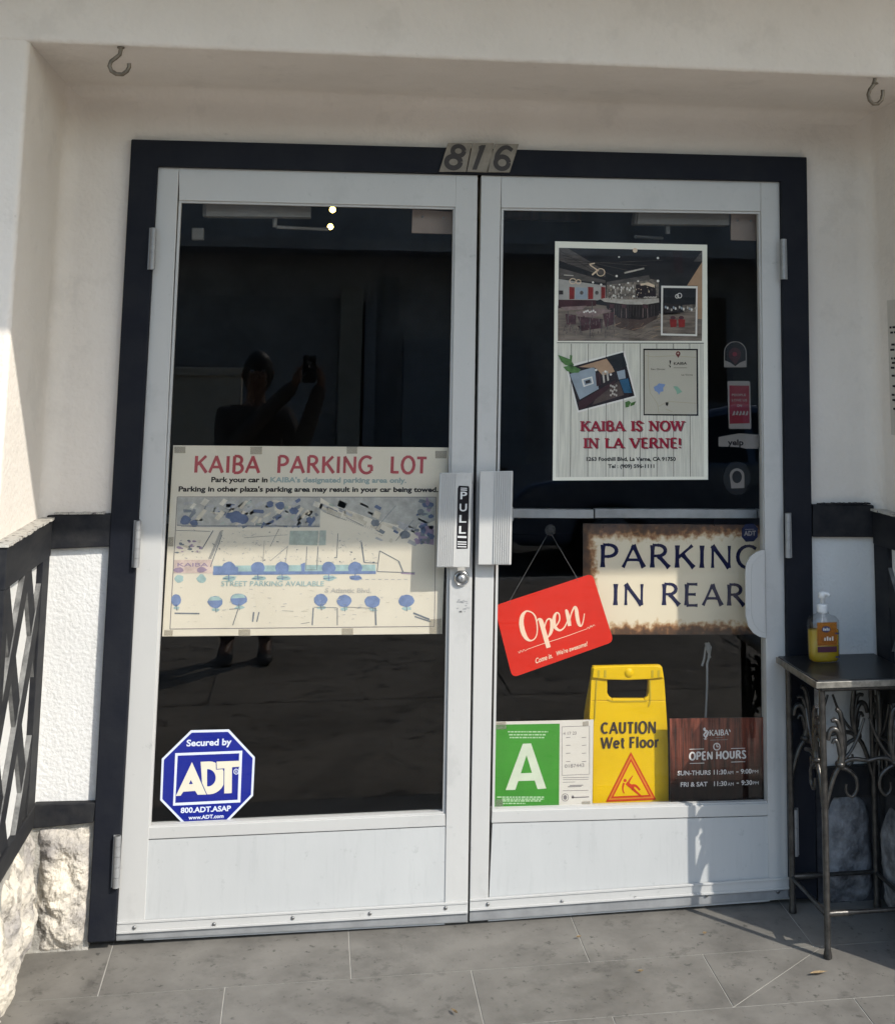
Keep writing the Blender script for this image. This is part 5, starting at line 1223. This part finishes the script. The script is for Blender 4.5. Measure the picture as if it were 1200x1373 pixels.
# paper notice on the right return wall
NP = mat('notice_paper', (.50,.47,.42), .75, var=.08, vscale=10)
t = thing('wall_notice', (XR_U-.003, -.24, 1.2), 'printed paper notice on the side wall at the right edge', 'notice')
b = MB(); b.box((XR_U-.002, -.37, 1.29), (XR_U-.0005, -.100, 1.68), NP); b.build('paper', t)
b = MB(); rnd = random.Random(3)
for i, z in enumerate((1.600,1.585,1.55,1.535,1.51,1.497,1.483,1.46,1.43,1.405,1.39,1.365)):
    y = -.113-(i%3)*.004
    while y > -.34: w_ = rnd.uniform(.008,.03); b.box((XR_U-.0028, y-w_, z-.003), (XR_U-.0024, y, z+.003), BLACKTXT); y -= w_+.006
b.build('printed_lines', t)

# dry leaf scraps on the tiles
DL = mat('dry_leaf', (.30,.21,.11), .8, var=.5, vscale=120)
def leaf(px, L, rot, label):
    d = ray(*px); tt_ = (floor_z(-.0001)+.004+SLOPE*CAM.y-CAM.z)/(d.z-SLOPE*d.y); p = CAM+d*tt_
    b = MB(); vs = []; n_ = 8
    for i in range(n_+1):
        s_ = i/n_; w_ = L*.11*math.sin(math.pi*min(s_*1.1, 1))+.0006; x = (s_-.5)*L; zc_ = .002+.006*abs(s_-.5)
        for k, zz_ in ((-1,.0035),(0,0),(1,.0035)):
            X, Y = x, k*w_; vs.append((p.x+X*math.cos(rot)-Y*math.sin(rot), p.y+X*math.sin(rot)+Y*math.cos(rot), p.z+zc_+zz_*(w_/(L*.11))))
    for i in range(n_):
        for k in (0, 1): b.add([vs[i*3+k], vs[i*3+k+1], vs[i*3+k+4], vs[i*3+k+3]], [(0,1,2,3)], DL)
    b.build('dry_leaf', label=label, cat='leaf', group='dry leaf scraps on the entrance tiles')
leaf((609,1359), .030, 2.0, 'dark curled dry leaf near the bottom edge, left of the others')
leaf((776,1259), .014, .3, 'tiny pale dry leaf beside the tile joint before the right door')
leaf((859,1305), .016, .1, 'tiny straw coloured leaf scrap on the middle tile row')
leaf((1098,1307), .050, .12, 'long thin brown leaf scrap in front of the table leg')
leaf((945,1254), .012, .2, 'smallest pale leaf scrap near the table shadow')

# ================================================================== ACROSS THE PAVEMENT (seen mirrored in the door glass)
FACW = mat('far_facade_brown', (0.72, 0.70, 0.71), 0.9, var=0.4, vscale=1.5); FACD = mat('far_facade_dark', (0.54, 0.54, 0.56), 0.9, var=0.4, vscale=1.0)
FACL = mat('far_column_tan', (0.72, 0.66, 0.56), 0.9, var=0.3, vscale=2); FGL = mat('far_dark_window', (0.05, 0.052, 0.06), 0.15); FDOOR = mat('far_shutter_grey', (0.46, 0.48, 0.53), .7, var=.3, vscale=3, stretch=(1,1,14))
def mir(px, py, D):
    p = atY(px, py, D); return p.x, p.z
D = 15.0; gz = zr-0.16
t = thing('far_building', (2, -D, gz), 'dark building across the street mirrored in the door glass', 'building')
b = MB(); b.box((-16, -D-7, gz), (20, -D, 4.3), FACW); b.build('wall', t)
xa, za = mir(236, 395, D); xb, _ = mir(455, 395, D)
b = MB(); b.box((xa, -D-.002, gz), (xb, -D+.02, za), FACD); b.build('shutter_door', t)
xa, za = mir(458, 385, D); xb, _ = mir(486, 385, D); b = MB(); b.box((xa, -D, gz), (xb, -D+.35, za), FACL); b.build('column', t)
xa, za = mir(490, 405, D); xb, _ = mir(505, 405, D); b = MB(); b.box((xa, -D, gz), (xb, -D+.25, za), FDOOR); b.build('column', t)
xa, za = mir(508, 370, D); xb, _ = mir(536, 370, D); b = MB(); b.box((xa, -D, gz), (xb, -D+.015, za), FACD); b.build('door', t)
xa, za = mir(540, 455, D); xb, _ = mir(700, 455, D); b = MB(); b.box((xa, -D, gz), (xb, -D+.4, za), FDOOR); b.build('shutter_door', t)
for k in range(4):
    x = 5.0+k*2.6; b = MB(); b.box((x, -D, .6), (x+1.7, -D+.03, 2.6), FDOOR); b.build('window_frame', t)
    b = MB(); b.box((x+.1, -D+.02, .7), (x+1.6, -D+.04, 2.5), FGL); b.build('window', t)
_, z_ = mir(400, 330, D); b = MB(); b.box((-16, -D, z_-.12), (20, -D+1.1, z_+.02), FACW); b.build('canopy', t)
b = MB(); b.box((-16.3, -D-7, 4.3), (20.3, -D+.25, 4.5), FACW); b.build('parapet', t)
# low wall left in the mirrored street, sunlight put into its pale colour
LW = mat('low_wall_sunlit_tone', (0.80, 0.72, 0.60), 0.9, var=0.2, vscale=3)
x0_, z1_ = mir(150, 503, 11.0); x1_, _ = mir(324, 503, 11.0)
b = MB(); b.box((x0_, -11.3, gz), (x1_, -11.0, z1_), LW); b.box((x0_-.03, -11.33, z1_), (x1_+.03, -10.97, z1_+.09), LW); b.build('low_wall', label='low wall in painted sunlit tan across the street mirrored left of the photographer', cat='wall', bevel=.01)

# parked car at the kerb
CARP = mat('dark_blue_car_paint', (0.10, 0.14, 0.22), 0.28, metal=.4, coat=1.0); CGL = mat('car_window', (0.008, 0.009, 0.011), 0.05); TYR = mat('tyre_rubber', (0.015, 0.015, 0.016), 0.9); RIM = mat('wheel_rim', (0.45, 0.46, 0.47), 0.3, metal=.9); LMP = mat('car_lamp', (0.6, 0.6, 0.6), 0.1); RLMP = mat('car_tail_lamp', (0.3, 0.01, 0.01), 0.2)
ck = MB(); cx0 = 2.1; cy0 = -9.3; g0 = gz
t = thing('parked_car', (cx0+2.2, cy0+.9, g0), 'dark blue parked car across the pavement mirrored behind the right door', 'car')
prof = [(0,.38),(.05,.62),(.25,.78),(1.15,.93),(1.75,1.38),(2.2,1.47),(3.0,1.44),(3.65,1.05),(4.2,.98),(4.38,.75),(4.4,.40),(4.1,.26),(3.72,.26),(3.68,.42),(3.55,.56),(3.38,.60),(3.2,.56),(3.08,.42),(3.04,.26),(1.32,.26),(1.28,.42),(1.15,.56),(.98,.60),(.8,.56),(.68,.42),(.64,.26),(.2,.26)]
b = MB(); b.prism([(cx0+x, g0+z) for x, z in prof], cy0, cy0+1.75, CARP)
b.v = [(x, y + (.16 if y < cy0+.5 else -.16)*max(0, (z-g0-.9)/.5), z) for x, y, z in b.v]
b.build('body', t, bevel=.05, seg=3)
for yy_, dy in ((cy0+1.75, .004), (cy0, -.004)):
    for pts in ([(1.28,.95),(1.80,1.34),(2.25,1.40),(2.25,.97)], [(2.33,.97),(2.33,1.40),(2.95,1.37),(3.42,1.04)]):
        b = MB(); b.prism([(cx0+x, g0+z) for x, z in pts], yy_-.01, yy_+.004 if dy > 0 else yy_+.006, CGL)
        sg = -1 if dy > 0 else 1
        b.v = [(x, y + sg*.16*max(0, (z-g0-.9)/.5) + dy, z) for x, y, z in b.v]; b.build('side_window', t)
b = MB(); v = [(cx0+1.2,cy0+.12,g0+.965),(cx0+1.2,cy0+1.63,g0+.965),(cx0+1.72,cy0+1.5,g0+1.37),(cx0+1.72,cy0+.25,g0+1.37)]; v = [(x-.012, y, z+.012) for x, y, z in v]
b.add(v, [(0,3,2,1)], CGL); b.build('windscreen', t)
for x in (.98, 3.38):
    for y in (cy0+.02, cy0+1.55):
        b = MB(); b.lathe([(.20,0),(.30,.0),(.315,.03),(.315,.15),(.30,.18),(.20,.18)], (cx0+x, y, g0+.315), (0,1,0), TYR, 28); wh = b.build('wheel', t)
        b = MB(); b.lathe([(.205,-.004),(.19,.02),(.06,.03),(.05,.15),(.19,.16),(.205,.184)], (cx0+x, y, g0+.315), (0,1,0), RIM, 20); b.build('rim', wh)
for y in (cy0+.2, cy0+1.25):
    b = MB(); b.box((cx0+.02, y, g0+.56), (cx0+.16, y+.3, g0+.70), LMP); b.build('headlight', t, bevel=.02)
    b = MB(); b.box((cx0+4.27, y, g0+.68), (cx0+4.385, y+.3, g0+.82), RLMP); b.build('tail_light', t, bevel=.02)

# the photographer, mirrored faintly in the left pane
SKIN = mat('skin', (0.30, 0.18, 0.13), 0.5, var=.08, vscale=20); HAIR = mat('dark_hair', (0.055, 0.045, 0.038), 0.5, var=.4, vscale=80, stretch=(1,1,.2)); TEE = mat('dark_grey_jacket', (0.15, 0.135, 0.125), 0.9, var=.3, vscale=12); JEAN = mat('dark_jeans', (0.14, 0.14, 0.15), 0.9, var=.3, vscale=25); SHOE = mat('dark_shoe', (0.12, 0.115, 0.11), 0.6); PHN = mat('phone_dark', (0.05, 0.05, 0.055), 0.3)
hx, hy, g0 = 0.14, -3.98, zr
def skin_mesh(name, verts, edges, radii, m_, parent, sub=2, root=0):
    me = bpy.data.meshes.new(name); org = world_of(parent)
    me.from_pydata([tuple(Vector(v)-org) for v in verts], edges, []); me.materials.append(m_)
    o = bpy.data.objects.new(name, me); COL.objects.link(o); o.parent = parent
    sk = o.modifiers.new('skin', 'SKIN'); sk.use_smooth_shade = True
    lay = me.skin_vertices[0].data if me.skin_vertices else None
    if lay is None:
        bm_ = __import__('bmesh').new(); bm_.from_mesh(me); bm_.verts.layers.skin.verify(); bm_.to_mesh(me); bm_.free(); lay = me.skin_vertices[0].data
    for d, r_ in zip(lay, radii): d.radius = r_ if isinstance(r_, tuple) else (r_, r_)
    lay[root].use_root = True
    sb = o.modifiers.new('smooth', 'SUBSURF'); sb.levels = sub; sb.render_levels = sub
    return o
t = thing('person', (hx, hy, g0), 'person in a dark jacket holding up a phone, mirrored in the left door glass', 'person')
V = []; E_ = []; R2 = []
def nv(p, r, link=None):
    V.append(Vector(p)); R2.append(r)
    if link is not None: E_.append((link, len(V)-1))
    return len(V)-1
pel = nv((hx, hy, g0+.90), (.15,.11)); sp = nv((hx, hy, g0+1.08), (.135,.095), pel); chst = nv((hx, hy, g0+1.27), (.125,.10), sp); nk0 = nv((hx, hy, g0+1.40), (.075,.065), chst); nk = nv((hx, hy+.01, g0+1.455), (.052,.052), nk0)
h1 = nv((hx+.005, hy+.025, g0+1.52), (.062,.072), nk); h2 = nv((hx+.01, hy+.02, g0+1.585), (.074,.09), h1); h3 = nv((hx+.01, hy+.01, g0+1.63), (.060,.072), h2)
ph_c = Vector((CAM.x, CAM.y-.022, CAM.z-.03))
hands = []
for s_ in (-1, 1):
    hip = nv((hx+s_*.09, hy, g0+.84), (.085,.09), pel); kn = nv((hx+s_*.10, hy+.02, g0+.46), (.056,.06), hip); an = nv((hx+s_*.105, hy-.01, g0+.09), (.036,.04), kn); nv((hx+s_*.115, hy+.15, g0+.035), (.036,.028), an)
    sh = nv((hx+s_*.175, hy, g0+1.345), .058, chst); el = nv((hx+s_*.21+(.04 if s_ > 0 else .05), hy+.10, g0+1.13), .042, sh); hand = ph_c+Vector((s_*.062, -.035, -.035)); wr = nv(hand+Vector((s_*.01, -.045, -.05)), .026, el)
    pm_ = nv(hand, (.032,.016), wr); hands.append((s_, pm_, hand))
for s_, pm_, hand in hands:
    for k in range(4):
        base = hand+Vector((-s_*(.004), .018, .030-.017*k)); mid_ = hand+Vector((-s_*(-.010), .040, .034-.018*k)); tip = hand+Vector((-s_*.016, .046+.002*k, .032-.017*k))
        a = nv(base, .009, pm_); c = nv(mid_, .0085, a); nv(tip, .007, c)
    a = nv(hand+Vector((-s_*.012, -.004, .028)), .011, pm_); c = nv(hand+Vector((-s_*.022, .004, .048)), .0095, a); nv(hand+Vector((-s_*.034, .006, .058)), .008, c)
skin_mesh('body', V, E_, R2, SKIN, t)
# jacket and trousers follow the same bones, a little wider
def sub_skin(name, ids, extra, m_):
    mp = {i: k for k, i in enumerate(ids)}; ed = [(mp[a], mp[c]) for a, c in E_ if a in mp and c in mp]
    skin_mesh(name, [V[i] for i in ids], ed, [((R2[i][0] if isinstance(R2[i], tuple) else R2[i])+extra, (R2[i][1] if isinstance(R2[i], tuple) else R2[i])+extra) for i in ids], m_, t)
arm_ids = [i for i in range(len(V)) if i > h3]
jl = [pel, sp, chst, nk0]; tl_ = [pel]
idx = h3+1
for s_ in (0, 1):
    tl_ += [idx, idx+1, idx+2]; jl += [idx+4, idx+5, idx+6]; idx += 8
sub_skin('jacket', jl, .018, TEE); sub_skin('trousers', tl_, .016, JEAN)
b = MB(); 
for s_ in (-1, 1):
    x = hx+s_*.11; b2 = MB(); rows = []
    for (yy_, w_, h_) in ((-.07,.028,.05),(-.04,.042,.085),(.02,.044,.085),(.09,.046,.06),(.16,.042,.05),(.20,.02,.03)): rows.append((yy_, w_, h_))
    vs = []; fs = []; n_ = 12
    for yy_, w_, h_ in rows:
        for k in range(n_):
            a = 2*math.pi*k/n_; vs.append((x+w_*math.cos(a), hy+yy_, g0+.004+max(0, h_*.5+h_*.5*math.sin(a)*1.0)))
    for i in range(len(rows)-1):
        for k in range(n_): fs.append((i*n_+k, i*n_+(k+1)%n_, (i+1)*n_+(k+1)%n_, (i+1)*n_+k))
    fs += [list(reversed(range(n_))), [(len(rows)-1)*n_+k for k in range(n_)]]
    b2.add(vs, fs, SHOE, True); b2.build('shoe', t)
# hair, ears and face
hc = Vector((hx+.01, hy+.008, g0+1.60))
b = MB(); vs = []; fs = []; n_ = 20; rr_ = 10
for i in range(rr_+1):
    ph_ = math.radians(90-140*i/rr_)
    for k in range(n_):
        a = 2*math.pi*k/n_; fwd = math.sin(a) > .35 and ph_ < math.radians(28); s2 = .86 if fwd else 1.0
        vs.append(hc+Vector((.086*math.cos(ph_)*math.cos(a)*s2, .104*math.cos(ph_)*math.sin(a)*s2-.004, .125*math.sin(ph_)*(1 if ph_ > 0 else 1.1))))
for i in range(rr_):
    for k in range(n_): fs.append((i*n_+k, (i+1)*n_+k, (i+1)*n_+(k+1)%n_, i*n_+(k+1)%n_))
b.add(vs, fs, HAIR, True); b.build('hair', t)
b = MB(); EYE = mat('eye_white', (.6,.58,.55), .3)
b.tube([hc+Vector((0,.085,.005)), hc+Vector((0,.104,-.028)), hc+Vector((0,.092,-.036))], [.008,.013,.009], SKIN, 8); b.build('nose', t)
for s_ in (-1, 1):
    b = MB(); b.lathe([(.003,-.006),(.012,-.002),(.012,.003),(.003,.007)], hc+Vector((s_*.031,.079,.002)), (0,1,0), EYE, 12); e_ = b.build('eye', t)
    b = MB(); b.lathe([(.006,.0062),(.004,.0085)], hc+Vector((s_*.031,.079,.002)), (0,1,0), BLACKTXT, 10); b.build('iris', e_)
    b = MB(); b.lathe([(.004,-.008),(.024,-.004),(.026,.004),(.010,.008)], hc+Vector((s_*.083,.0,-.012)), (s_,-.3,0), SKIN, 12); b.build('ear', t)
b = MB(); b.tube([hc+Vector((-.024,.080,-.066)), hc+Vector((0,.088,-.068)), hc+Vector((.024,.080,-.066))], [.003,.006,.003], mat('lip', (.22,.08,.07), .5), 8); b.build('mouth', t)
b = MB(); b.prism(rrect(CAM.x-.038, CAM.z-.115, CAM.x+.038, CAM.z+.040, .010), CAM.y-.030, CAM.y-.022, PHN)
b.lathe([(.009,0),(.009,.002),(.006,.0025)], (CAM.x, CAM.y-.022, CAM.z), (0,1,0), STEEL, 18); b.lathe([(.007,0),(.007,.002)], (CAM.x, CAM.y-.022, CAM.z-.022), (0,1,0), STEEL, 14)
b.build('mobile_phone', label='black phone held up by the mirrored photographer', cat='phone', bevel=.0015)
